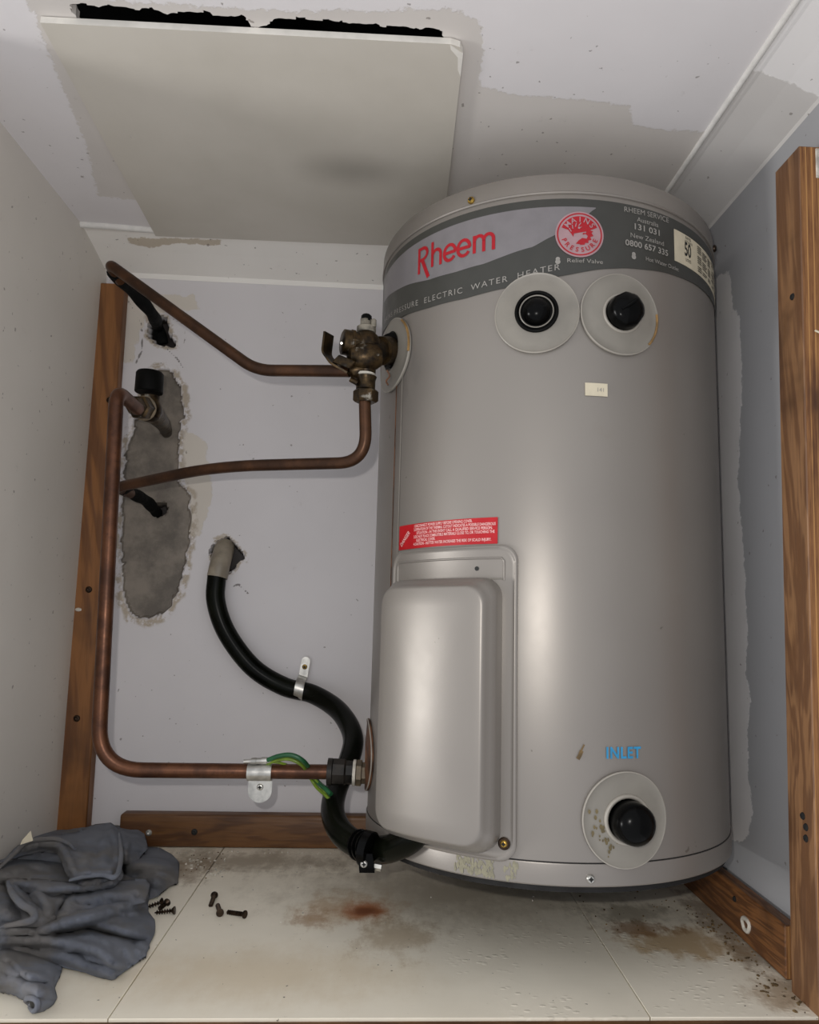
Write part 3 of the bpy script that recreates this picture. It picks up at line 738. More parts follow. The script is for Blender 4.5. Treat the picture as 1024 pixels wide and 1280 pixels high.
# warning sticker
DS = hpatch('danger_sticker', -59.8, -24.0, .3092, .3352, .0004, M['redsticker'], 30)
text_on('danger_word', 'DANGER', .0066, -56.0, .3190, M['pinktext'], DS, .0009, width=.0200, rot=math.radians(42), bold=.0001)
rows = [(0, '1.DISCONNECT POWER SUPPLY BEFORE OPENING COVER.'), (0, '2.OPERATION OF THE THERMAL CUTOUT INDICATES A POSSIBLE DANGEROUS'), (1, 'SITUATION - IN THIS EVENT CALL A QUALIFIED SERVICE PERSON.'),
        (0, '3.DO NOT PLACE COMBUSTIBLE MATERIALS CLOSE TO, OR TOUCHING THE'), (1, 'ELECTRICAL COVER.'), (0, '4.CAUTION - HOTTER WATER INCREASES THE RISK OF SCALD INJURY.')]
for i, (ind, s) in enumerate(rows):
    wd = len(s) * .00158
    text_on('sticker_line', s, .0040, -52.2 + ind * 1.2, .3312 - i * .0038, M['pinktext'], DS, .0009, width=min(wd, .099), align='LEFT', bold=.00008)
# price tag and INLET lettering
PT = hpatch('price_tag', -.4, 5.9, .4552, .4682, .0004, M['cream'], 8)
text_on('tag_number', '141', .0060, 3.9, .4595, M['lett'], PT, .0009, width=.0062)
text_on('inlet_lettering', 'INLET', .0142, 9.3, .1120, M['blue'], WH, .0004, width=.0345, bold=.0004, spacing=1.12)

# element access flange, pressed panel and raised cover
def rrect(hw, hh, r, n=8):
    P = []
    for cx, cy, a0 in ((hw - r, hh - r, 0), (-(hw - r), hh - r, 90), (-(hw - r), -(hh - r), 180), (hw - r, -(hh - r), 270)):
        P += [(cx + r * math.cos(math.radians(a0 + 90 * k / n)), cy + r * math.sin(math.radians(a0 + 90 * k / n))) for k in range(n + 1)]
    # densify straight sides so they follow the curve of the casing
    out = []
    for a, b in zip(P, P[1:] + P[:1]):
        d = math.hypot(b[0] - a[0], b[1] - a[1]); m_ = max(1, int(d / .007))
        out += [(a[0] + (b[0] - a[0]) * k / m_, a[1] + (b[1] - a[1]) * k / m_) for k in range(m_)]
    return out
def pillow(name, thc, hc_, hw, hh, rad, prof, mat, parent, shrink=(.85, .65, .45, .25, .08), dome=0.):
    """rounded-rectangle pressing; prof = list of (inset, height off the casing)"""
    rings = []; base = rrect(hw, hh, rad)
    n = len(base)
    for ins, z in prof:
        k = [( (abs(x) - ins) * (1 if x > 0 else -1) if abs(x) > ins else 0, (abs(y) - ins) * (1 if y > 0 else -1) if abs(y) > ins else 0) for x, y in base]
        kx, ky = (hw - ins) / hw, (hh - ins) / hh
        k = [(x * kx, y * ky) for x, y in base]
        rings.append([hp(thc + x * DEG, hc_ + y, R + z) for x, y in k])
    ins, z = prof[-1]; kx, ky = (hw - ins) / hw, (hh - ins) / hh
    for s in shrink: rings.append([hp(thc + x * kx * s * DEG, hc_ + y * ky * s, R + z + dome * (1 - s * s)) for x, y in base])
    vs = [v for r in rings for v in r]; fs = []
    for j in range(len(rings) - 1):
        for k in range(n): fs.append((j * n + k, j * n + (k + 1) % n, (j + 1) * n + (k + 1) % n, (j + 1) * n + k))
    fs.append([(len(rings) - 1) * n + k for k in range(n)])
    return mesh_obj(name, vs, fs, mat, parent, 40)
FLG = pillow('element_flange', -39.9, .1628, 21.6 / DEG, .1450, .016, [(0, -.001), (0, .0030), (.0012, .0042), (.0026, .0044), (.0040, .0034), (.0060, .0030)], M['heater'], WH)
# pressed outline above the cover
pr = [(-.0655, -.010), (-.0655, .0085), (-.063, .0115), (.0635, .0115), (.0660, .0085), (.0660, -.010)]
def ridge(name, pts, thc, hc_, rad, mat, parent, off):
    dense = []
    for a, b in zip(pts, pts[1:]):
        m_ = max(1, int(math.hypot(b[0] - a[0], b[1] - a[1]) / .004)); dense += [(a[0] + (b[0] - a[0]) * k / m_, a[1] + (b[1] - a[1]) * k / m_) for k in range(m_)]
    dense.append(pts[-1]); return tube(name, [hp(thc + x * DEG, hc_ + y, R + off) for x, y in dense], rad, mat, parent, 8)
ridge('pressed_rib', pr, -40.4, .2835, .0011, M['heater'], FLG, .0030)
ridge('pressed_rib', [(-.0655, -.0085), (.0660, -.0085)], -40.4, .2835, .0007, M['disc'], FLG, .0030)
disc_on('drain_hole', -29.5, .2850, .0022, .0034, M['ink'], FLG, 0, 14)
CV = pillow('access_cover', -39.9, .1505, 17.6 / DEG, .1255, .019,
            [(0, .003), (.0002, .006), (.0010, .0160), (.0022, .0205), (.0050, .0238), (.0078, .0290), (.0094, .0322), (.0104, .0331), (.0118, .0335)], M['heater'], WH, dome=.0016)
CV.data.set_sharp_from_angle(angle=math.radians(60))
for x, y in ((513, 886), (541, 872), (518, 908), (585, 1058)):
    disc_on('scuff', -44, .12, .0001, .0, M['ink'], CV) if False else None
# dried residue under the cover, splash mark
random.seed(12); vs = []; fs = []
def residue(th0, th1, h0, h1, n):
    for _ in range(n):
        th = random.uniform(th0, th1); h = random.uniform(h0, h1); r = random.uniform(.0006, .0018); b = len(vs); k = 7
        vs.extend([tuple(hp(th + r * math.cos(2 * PI * q / k) * DEG * random.uniform(.6, 1.3), h + 1.8 * r * math.sin(2 * PI * q / k) * random.uniform(.6, 1.3), R + .0009)) for q in range(k)]); fs.append(tuple(range(b, b + k)))
residue(-35, -24, .0035, .0175, 110); residue(-21.5, -18, .0035, .0165, 22)
me = bpy.data.meshes.new('residue'); me.from_pydata(vs, [], fs); o = finish('dried_residue', me, M['dripm'], WH); o['kind'] = 'stuff'
strokes('rust_splash', [[.0035, (0, 0), (.0018, .003), (.0036, .0075)], [.0014, (.003, .007), (.006, .013)]], .003, -2.9, .1110, M['dirt'], WH, .0006)
# flange, lid and base screws
def hscrew(th, h, r, off, mat, ring=None):
    p = hp(th, h, R + off); d = hp(th, 0, 1.)
    if ring: lathe('washer', p - d * .0015, d, [(0, r * 1.75), (.0022, r * 1.75), (.0030, r * 1.4), (.0030, r)], ring, WH, 24)
    o = screw_head('screw', p + d * .0012, d, r, mat, WH); return o
hscrew(-21.3, .0340, .0032, .0036, M['gold'], M['screw'])
hscrew(.1, .0076, .0036, .0006, M['steel']); hscrew(-33.1, .6735, .0036, .0012, M['gold']); hscrew(62, .6770, .0040, .0012, M['screw'])
# escutcheons and black plugs
def escutcheon(th, h, rr, rin, sy=1.):
    n = 56; rad = [(rr, .0002), (rr, .0022), (rr - .0012, .0032), (rr - .0024, .0026), (rr * .8, .0030), (rr * .6, .0034), (rin + .003, .0040), (rin, .0038), (rin, -.003)]
    vs = []; fs = []
    for r, z in rad:
        for k in range(n): a = 2 * PI * k / n; vs.append(hp(th + r * math.cos(a) * DEG, h + r * math.sin(a) * sy, R + z))
    for j in range(len(rad) - 1):
        for k in range(n): fs.append((j * n + k, j * n + (k + 1) % n, (j + 1) * n + (k + 1) % n, (j + 1) * n + k))
    fs.append([(len(rad) - 1) * n + k for k in range(n)])
    o = mesh_obj('escutcheon', vs, fs, M['disc'], WH, 40)
    tube('rim', [hp(th + (rr - .0006) * math.cos(2 * PI * k / n) * DEG, h + (rr - .0006) * math.sin(2 * PI * k / n) * sy, R + .0024) for k in range(n + 1)], .0008, M['disc_rim'], o, 6)
    return o
e1 = escutcheon(-13.6, .5397, .0418, .0190)
disc_on('socket', -13.6, .5397, .0200, .0046, M['blackm'], e1, .0010, 40)
bm = bmesh.new(); d = hp(-13.6, 0, 1.); p = hp(-13.6, .5397, R)
tube_bm(bm, [p + d * .0048 + (hp(-13.6 + 90, 0, 1.) * math.cos(a) + Vector((0, 0, 1)) * math.sin(a)) * .0200 for a in [2 * PI * k / 40 for k in range(41)]], .0018, 8, False); bm_obj('collar', bm, M['blackm'], e1, True)
arcs = [p + d * .0056 + (hp(-13.6 + 90, 0, 1.) * math.cos(a) + Vector((0, 0, 1)) * math.sin(a)) * .0165 for a in [2 * PI * k / 40 for k in range(41)]]
tube('sealant', arcs, .0007, M['disc'], e1, 6)
def plug(th, h, r, prof, par, mat=None):
    d = hp(th, 0, 1.); return lathe('plug', hp(th, h, R), d, prof, mat or M['black'], par, 32, smooth=50)
plug(-13.6, .5392, 0, [(.001, .0134), (.005, .0136), (.009, .0130), (.0125, .0108), (.0150, .0075), (.0162, .0040), (.0165, .001)], e1)
e2 = escutcheon(10.1, .5408, .0422, .0180)
pk = plug(10.1, .5408, 0, [(.000, .0178), (.012, .0176), (.0175, .0165), (.0205, .0130), (.0225, .0075), (.0228, .001)], e2)
for v in pk.data.vertices:   # cap folded down to one side
    q = v.co - hp(10.1, .5408, R); v.co += Vector((0, 0, 1)) * (.0005 * math.sin(9 * math.atan2(q.z, q.x))) * min(1, q.length / .02)
bm = bmesh.new(); d2 = hp(10.1, 0, 1.); pp = hp(10.1, .5408, R)
tube('fold', [pp + d2 * .0225 + Vector((-.010, 0, -.004)), pp + d2 * .0238 + Vector((-.003, 0, .000)), pp + d2 * .0220 + Vector((.006, 0, .007))], lambda t: .0016, M['black'], e2, 8)
tube('sealant_run', [hp(10.1 + .0405 * math.cos(a) * DEG, .5408 + .0405 * math.sin(a), R + .003) for a in [-.75 + .9 * k / 12 for k in range(13)]], .0013, M['amber'], e2, 6)
tube('collar', [hp(10.1 + .0190 * math.cos(a) * DEG, .5408 + .0190 * math.sin(a), R + .0042) for a in [2 * PI * k / 40 for k in range(41)]], .0016, M['disc_rim'], e2, 8)
e3 = escutcheon(9.6, .0580, .0415, .0185, 1.025)
plug(9.9, .0572, 0, [(.000, .0190), (.014, .0188), (.0205, .0178), (.0245, .0150), (.0275, .0100), (.0288, .0050), (.0290, .001)], e3)
tube('collar', [hp(9.6 + .0205 * math.cos(a) * DEG, .0585 + .0205 * math.sin(a), R + .0044) for a in [2 * PI * k / 40 for k in range(41)]], .0020, M['disc_rim'], e3, 8)
random.seed(5); vs = []; fs = []
for (tx, hx, n) in ((1.6, .052, 7), (2.6, .043, 8), (4.4, .035, 9), (.4, .062, 3)):
    for _ in range(n):
        th = tx + random.gauss(0, .9); h = hx + random.gauss(0, .004); r = random.uniform(.0006, .0016); b = len(vs)
        vs.extend([tuple(hp(th + r * math.cos(2 * PI * q / 6) * DEG, h + 1.6 * r * math.sin(2 * PI * q / 6), R + .0044)) for q in range(6)]); fs.append(tuple(range(b, b + 6)))
me = bpy.data.meshes.new('grime'); me.from_pydata(vs, [], fs); o = finish('grime_spots', me, M['ambers'], e3); o['kind'] = 'stuff'
# left-hand escutcheon behind the relief valve, and the rusty one behind the inlet fitting
e4 = escutcheon(-68, .5370, .0425, .0185)
disc_on('socket', -68, .5430, .0215, .0046, M['blackm'], e4, .001, 40)
tube('sealant_run', [hp(-68 + .0415 * math.cos(a) * DEG, .5370 + .0415 * math.sin(a), R + .003) for a in [-.2 + 1.1 * k / 12 for k in range(13)]], .0015, M['amber'], e4, 6)
e5 = escutcheon(-86, .0830, .0400, .0150); e5.data.materials[0] = M['rust']
tube('drip_line', [hp(-64.2, .497 - k * .022, R + .0006) for k in range(16)], .0006, M['rust'], WH, 6)
tube('drip_line', [hp(-60.6, .515 - k * .022, R + .0004) for k in range(14)], .0004, M['disc'], WH, 6)
# support blocks behind, under the base
sb = box('support_block', (-.06, .105, .0005), (.12, .195, .0795), M['dark'], None, .003)
sb.matrix_world = Matrix.Identity(4); tag(sb, 'dark support block hidden beneath the rear of the grey water heater', 'block')

# ------------------------------------------------------------------ temperature relief valve (top left)
RV = empty('relief_valve', aty(457, 440, -.092)); RVL = Vector(RV.location)
tag(RV, 'tarnished brass relief valve with lever plate screwed into the upper left of the heater', 'valve')
def loc_obj(o, par): o.location = -Vector(par.location); return o
def V_(x, y, Y=-.092): return aty(x, y, Y)
ax = (H_M.to_3x3() @ hp(-68, 0, 1.)).normalized(); out_pt = H_M @ hp(-68, .5430, R)
S = .79 / FPX          # metres per pixel near the valve
cen = V_(456, 437, -.100)
# body: upright barrel
up = Vector((0, 0, 1))
loc_obj(lathe('body', V_(457, 474), up, [(0, .0085), (.004, .0105), (.014, .0112), (.020, .0145), (.036, .0155), (.044, .0150), (.049, .0118), (.052, .0085)], M['brass'], RV), RV)
loc_obj(lathe('bulb', V_(452, 446, -.098), Vector((1, .1, .1)), [(-.016, .004), (-.012, .0115), (-.004, .0150), (.006, .0158), (.016, .0140), (.022, .010)], M['brass'], RV), RV)
loc_obj(lathe('top_collar', V_(458, 416), up, [(0, .0100), (.001, .0106), (.006, .0106), (.007, .0090)], M['patina'], RV), RV)
loc_obj(lathe('stem', V_(457, 411), up, [(0, .0066), (.010, .0066), (.0105, .0058)], M['patina'], RV, flats=6), RV)
loc_obj(lathe('stem_cap', V_(458, 402), up, [(0, .0060), (.0065, .0058), (.008, .0040)], M['blackm'], RV, flats=8), RV)
loc_obj(lathe('seal_lug', V_(467, 409, -.098), up, [(0, .0030), (.008, .0030), (.009, .0020)], M['patina'], RV, 12), RV)
# nipple to the heater
st = cen + Vector((.004, .004, 0)); dd = (out_pt - st); Ln = dd.length
loc_obj(lathe('nipple', st, dd, [(0, .0125), (Ln * .45, .0125), (Ln * .46, .0160), (Ln * .80, .0160), (Ln * .81, .0135), (Ln + .002, .0135)], M['brass'], RV), RV)
loc_obj(lathe('socket_ring', out_pt - dd.normalized() * .0045, dd, [(0, .0175), (.001, .0200), (.0045, .0200)], M['blackm'], RV), RV)
# side bonnet with hexagon and the bent lever plate
lf = Vector((-1, -.30, .05)).normalized()
b0 = V_(452, 432, -.094)
loc_obj(lathe('bonnet', b0, lf, [(0, .0120), (.009, .0135), (.0095, .0150), (.013, .0150), (.0135, .0140), (.021, .0138), (.0225, .0110)], M['brass'], RV), RV)
loc_obj(lathe('bonnet_ring', b0 + lf * .009, lf, [(0, .0120), (.0005, .0156), (.0035, .0156), (.0040, .0120)], M['brass'], RV, flats=8), RV)
def strip(name, pts, wv, th, mat, par):
    bm = bmesh.new(); P = [Vector(p) for p in pts]; rings = []
    wv = Vector(wv).normalized()
    for i, p in enumerate(P):
        t_ = (P[min(i + 1, len(P) - 1)] - P[max(i - 1, 0)]).normalized(); nn = t_.cross(wv).normalized()
        W = wv * (th[0] / 2); Nn = nn * (th[1] / 2)
        rings.append([bm.verts.new(q) for q in (p + W + Nn, p - W + Nn, p - W - Nn, p + W - Nn)])
    for a, b in zip(rings, rings[1:]):
        for k in range(4): bm.faces.new((a[k], a[(k + 1) % 4], b[(k + 1) % 4], b[k]))
    bm.faces.new(rings[0]); bm.faces.new(rings[-1][::-1]); return loc_obj(bm_obj(name, bm, mat, par, 35), par)
lev = fillet([V_(411, 417, -.104), V_(408, 442, -.104), V_(418, 456, -.106), V_(439, 468, -.104)], .010, 5)
strip('lever_plate', lev, (.35, .93, .12), (.022, .0022), M['brass'], RV)
hx = V_(434, 449, -.118)
bm = bmesh.new()
P = [(424, 443), (445, 452), (436, 461), (415, 452)]
fr_ = [bm.verts.new(V_(x, y, -.120)) for x, y in P]; bk_ = [bm.verts.new(V_(x + 1, y + 1, -.098)) for x, y in P]
bm.faces.new(fr_); bm.faces.new(bk_[::-1])
for i in range(4): bm.faces.new((fr_[i], fr_[(i + 1) % 4], bk_[(i + 1) % 4], bk_[i]))
bmesh.ops.bevel(bm, geom=bm.edges[:], offset=.0009, segments=1, affect='EDGES'); loc_obj(bm_obj('lever_block', bm, M['brass'], RV), RV)
loc_obj(tube('pivot_pin', [V_(427, 429, -.112), V_(427, 429, -.10)], .0013, M['steel'], RV, 10), RV)
loc_obj(lathe('drain_spigot', V_(437, 464, -.094), Vector((1, 0, .25)), [(0, .0085), (.003, .0095), (.012, .0100), (.018, .0080)], M['brass'], RV), RV)
# lower white-taped joint and compression nut
loc_obj(lathe('thread_tape', V_(456, 470), up, [(-.0012, .0095), (0, .0118), (.0020, .0118), (.003, .0095)], M['seal'], RV), RV)
loc_obj(lathe('lower_neck', V_(457, 487), up, [(0, .0105), (.010, .0105), (.014, .0120)], M['brass'], RV), RV)
loc_obj(lathe('compression_nut', V_(457, 503), up, [(0, .0115), (.002, .0138), (.012, .0138), (.014, .0118)], M['brass'], RV, flats=6, rot=.5), RV)
loc_obj(tube('lead_seal', [V_(438, 474, -.10), V_(447, 479, -.10)], .003, M['brass'], RV, 10), RV)
loc_obj(tube('seal_wire', spline([V_(484, 463, -.115), V_(487, 470, -.115), V_(483, 476, -.11), V_(485, 481, -.112)], 6), .0010, M['rust'], RV, 6), RV)

# ------------------------------------------------------------------ copper pipes
def pipe(name, pts, r, mat, label, extra=None):
    P = [Vector(p) for p in pts]; e = empty(name, P[-1]); tag(e, label, 'pipe')
    o = tube('copper_tube', P, r, mat, e, 20); o.location = -e.location; return e
a = fillet([V_(437, 464, -.094), V_(320, 463, -.060), V_(135, 329, .005), V_(152, 352, .030)], [.075, .010], 12)
p1 = pipe('copper_pipe', a, .0066, M['copper_shaded'], 'upper copper pipe slanting from the brass relief valve up to the left corner')
o = tube('lagging', spline([V_(142, 340, .016), V_(168, 366, .085), V_(190, 392, .15), V_(197, 408, .232), V_(204, 430, .243)], 8), lambda t: .0088 + .0008 * math.sin(t * 23), M['foam'], p1, 14); o.location = -p1.location; o['label'] = 'black foam lagging'
a = fillet([V_(456, 500), V_(458, 578, -.088), V_(270, 583, -.020), V_(147, 609, .075), V_(163, 617, .11)], [.048, .55, .010], 16)
p2 = pipe('copper_pipe', a, .0066, M['copper_shaded'], 'middle copper pipe curving down from the relief valve nut and left into the bare patch')
o = tube('lagging', spline([V_(152, 610, .085), V_(168, 618, .14), V_(184, 627, .19), V_(196, 641, .240)], 8), lambda t: .0082 + .0007 * math.sin(t * 19), M['foam'], p2, 14); o.location = -p2.location; o['label'] = 'black foam lagging'
a = fillet([V_(172, 511, .060), V_(146, 488, -.010), V_(122, 962, -.025), V_(425, 965, .000)], [.020, .050], 12)
p3 = pipe('copper_pipe', a, .0083, M['copper'], 'tall copper pipe running down the left post then right to the lower heater inlet')

# stop valve on the wall with black cap
SV = empty('stop_valve', V_(190, 515, .12)); tag(SV, 'brass stop valve with black cap sticking out of the bare wall patch', 'valve')
bx = V_(187, 512, .105)
loc_obj(lathe('body', bx - up * .012, up, [(-.004, .006), (0, .0130), (.008, .0160), (.016, .0160), (.022, .0130), (.030, .0125)], M['brass'], SV), SV)
loc_obj(lathe('cap', V_(186, 491, .105), up, [(0, .0175), (.001, .0182), (.026, .0178), (.0285, .0160), (.029, .010)], M['blackm'], SV, 32), SV)
dn = (V_(166, 507, .055) - bx).normalized()
loc_obj(lathe('compression_nut', bx - dn * .002, dn, [(0, .0130), (.018, .0130), (.0195, .0158), (.036, .0158), (.038, .0125), (.052, .0110)], M['brass'], SV, flats=6), SV)
loc_obj(lathe('olive_ring', bx + dn * .0150, dn, [(0, .0135), (.001, .0163), (.003, .0163), (.004, .0135)], M['dullbrass'], SV), SV)
tl = spline([bx, V_(197, 522, .15), V_(205, 532, .20), V_(209, 543, .244)], 6)
loc_obj(tube('tail', tl, lambda t: .0150 - .0075 * t, M['brass'], SV, 16), SV)

# lower inlet fitting
IF = empty('inlet_fitting', aty(432, 965, -.002)); tag(IF, 'black-stained union fitting joining the copper pipe to the lower left of the heater', 'fitting')
xr_ = Vector((1, -.02, -.02)).normalized(); q0 = aty(409, 964.5, .001)
loc_obj(lathe('collar', q0, xr_, [(0, .0105), (.0005, .0155), (.006, .0155), (.0065, .0140)], M['stained'], IF, flats=12), IF)
loc_obj(lathe('union_nut', q0 + xr_ * .006, xr_, [(0, .0140), (.001, .0152), (.014, .0152), (.016, .0135), (.024, .0135)], M['stained'], IF, flats=8), IF)
loc_obj(lathe('thread_tape', q0 + xr_ * .0295, xr_, [(0, .0130), (.0005, .0148), (.0035, .0148), (.004, .0130)], M['seal'], IF), IF)
en = H_M @ hp(-86, .0830, R)
loc_obj(lathe('hexagon_adaptor', q0 + xr_ * .033, xr_, [(0, .0130), (.001, .0146), (.0065, .0146), (.0075, .0120), (max(.011, (en - q0).length - .030), .0120)], M['dullbrass'], IF, flats=6, rot=.3), IF)

# ------------------------------------------------------------------ conduit
cpts = [(278, 690, .232), (271, 720, .213), (270, 752, .210), (284, 792, .210), (316, 834, .210), (355, 858, .210), (392, 868, .205), (424, 889, .17), (441, 920, .12), (436, 952, .075), (421, 985, .035), (416, 1015, -.01), (428, 1042, -.05), (455, 1059, -.080), (480, 1062, -.110), (500, 1056, -.128), (516, 1046, -.139), (530, 1028, -.146)]
CD = empty('electrical_conduit', aty(355, 858, .21)); tag(CD, 'thick black flexible conduit snaking from a hole in the back wall to the heater base', 'conduit')
loc_obj(tube('flexible_sleeve', spline([aty(*q) for q in cpts[1:]], 8), .0135, M['conduit'], CD, 20), CD)
loc_obj(tube('grey_socket', spline([aty(281, 683, .246), aty(276, 702, .2185), aty(271.5, 722, .2135)], 6), .0148, M['grey_pipe'], CD, 20), CD)
gl = spline([aty(*q) for q in cpts[12:14]] , 6)
for k in range(3):
    c0 = aty(449 + 5 * k, 1056 + 1.2 * k, -.076 - .008 * k); dr = (aty(485, 1061, -.112) - aty(440, 1053, -.06)).normalized()
    loc_obj(lathe('gland_ring', c0, dr, [(0, .0130), (.0008, .0158), (.0030, .0158), (.0038, .0130)], M['black'], CD), CD)
def saddle(name, label, c, axis, nrm, r, foot_dir, L=.013, mat=None, screw=None, foot=.022):
    """half-round strap over a pipe with a flat screwed foot"""
    e = empty(name, c); tag(e, label, 'pipe clamp'); c = Vector(c); axis = Vector(axis).normalized(); nrm = Vector(nrm).normalized(); fd = Vector(foot_dir).normalized()
    pts = [c + nrm * (r * math.sin(a)) + fd * (r * math.cos(a)) for a in [PI * (1.15 - 1.15 * k / 16) for k in range(17)]]
    b = c + fd * (r + .001) - nrm * (r - .0016)
    pts += [b, b + fd * .003, b + fd * foot]
    pts = pts[:17] + [c + fd * (r + .0003) - nrm * r * .5, b + fd * .0012, b + fd * (foot * .5), b + fd * foot]
    o = strip('strap', pts, axis, (L, .0014), mat or M['steel'], e)
    fo = lathe('foot', b + fd * (foot - .001) - nrm * .0011, nrm, [(0, L / 2), (.0021, L / 2)], mat or M['steel'], e, 28); fo.location = -e.location
    s = screw_head('screw', b + fd * (foot * .62) + nrm * .0012, nrm, .0036, screw or M['gold'], e); s.location = -e.location
    return e
cc = aty(375, 861, .210)
saddle('pipe_clamp', 'bright steel strap clamp holding the black conduit to the back wall', cc, (1, 0, -.32), (0, -1, 0), .0148, (.14, 0, 1), .0130, None, M['gold'], .024)
c3 = aty(325, 965, -.010)
PC = saddle('pipe_clamp', 'galvanised saddle clamp with earth terminal round the horizontal lower copper pipe', c3, (1, 0, 0), (0, -1, 0), .0090, (0, .0, -1), .0270, None, M['steel'], .013)
loc_obj(lathe('terminal_barrel', c3 + Vector((-.010, -.004, .0125)), Vector((1, 0, .06)), [(0, .0034), (.006, .0040), (.0062, .0034), (.012, .0034), (.0122, .0040), (.018, .0040), (.0182, .0030), (.024, .0030)], M['steel'], PC, 14), PC)
loc_obj(tube('bolt_tip', [c3 + Vector((-.010, -.004, .0125)), c3 + Vector((-.018, -.004, .0120))], .0022, M['steel'], PC, 10), PC)
c4 = aty(461, 1066, -.118)
BC = empty('pipe_clamp', c4); tag(BC, 'black bolted clip hanging under the conduit at the heater base', 'pipe clamp')
loc_obj(lathe('ring', c4 + Vector((-.005, .003, .004)), Vector((1, -.5, -.1)), [(0, .0140), (.0005, .0170), (.0085, .0170), (.009, .0140)], M['black'], BC), BC)
strip('tab', [aty(456, 1066, -.126), aty(458, 1078, -.126), aty(459, 1089, -.124)], (1, 0, 0), (.0150, .0060), M['black'], BC)
o = screw_head('bolt', aty(455, 1080, -.1295), (0, -1, 0), .0034, M['steel'], BC); o.location = -BC.location
loc_obj(lathe('nut', aty(468, 1083, -.122), Vector((1, -.1, -.15)), [(0, .0036), (.007, .0036), (.0075, .0024)], M['steel'], BC, flats=6), BC)
# earth wires
EW = empty('earth_wire', aty(350, 952, -.02)); tag(EW, 'green and yellow earth wires looping from the saddle clamp to the conduit', 'wire')
ws = [(335, 950, -.016), (349, 945, -.022), (365, 944, -.026), (380, 952, -.022), (390, 966, .012), (398, 978, .012), (407, 986, -.002), (414, 993, -.010)]
loc_obj(tube('wire', spline([aty(*q) for q in ws], 7), .0027, M['green'], EW, 10), EW)
loc_obj(tube('wire', spline([aty(x - 2, y + 5 + (1 if i > 3 else 0), Y + .004) for i, (x, y, Y) in enumerate(ws)], 7), .0021, M['yellow'], EW, 10), EW)
loc_obj(tube('wire', spline([aty(336, 952, -.012), aty(352, 954, -.010), aty(372, 962, .010), aty(392, 972, .014), aty(408, 992, .0)], 7), .0016, M['yellow'], EW, 8), EW)

# ------------------------------------------------------------------ loose screws on the floor
def loose_screw(x0, y0, x1, y1, label, group=None, lift=.0):
    """head at pixel x0,y0 lying on the floor, tip towards x1,y1"""
    hd = at(x0, y0, 2, .0042 + lift); tp = at(x1, y1, 2, .0016 + lift); d = (tp - hd).normalized(); Ls = (tp - hd).length
    e = empty('screw', hd); tag(e, label, 'screw', group)
    loc_obj(lathe('head', hd, d, [(-.0008, .0022), (-.0006, .0042), (.0004, .0042), (.0030, .0020)], M['screw'], e, 18), e)
    prof = [(.0028, .0016)]; n = max(4, int((Ls - .005) / .0024))
    for k in range(n): s = .004 + (Ls - .005) * k / n; prof += [(s, .0012), (s + .0007, .0026), (s + .0010, .0026), (s + .0015, .0012)]
    prof += [(Ls, .0003)]
    loc_obj(lathe('threaded_shank', hd, d, prof, M['screw'], e, 12), e)
    return e
loose_screw(203, 1127, 184, 1134, 'dark screw against the cloth, rearmost of the three touching the rag')
loose_screw(218, 1138, 193, 1141, 'dark screw lying level, front one of the three beside the rag')
loose_screw(209, 1128, 198, 1137, 'short dark screw lying between the two longer ones beside the rag', lift=.004)
loose_screw(268, 1119, 263, 1133, 'dark screw standing farthest back of the three out on the floor')
loose_screw(275, 1141, 272, 1131, 'stubby dark screw, middle one of the three out on the floor')
loose_screw(306, 1143, 283, 1140, 'dark screw lying sideways, rightmost of the three out on the floor')

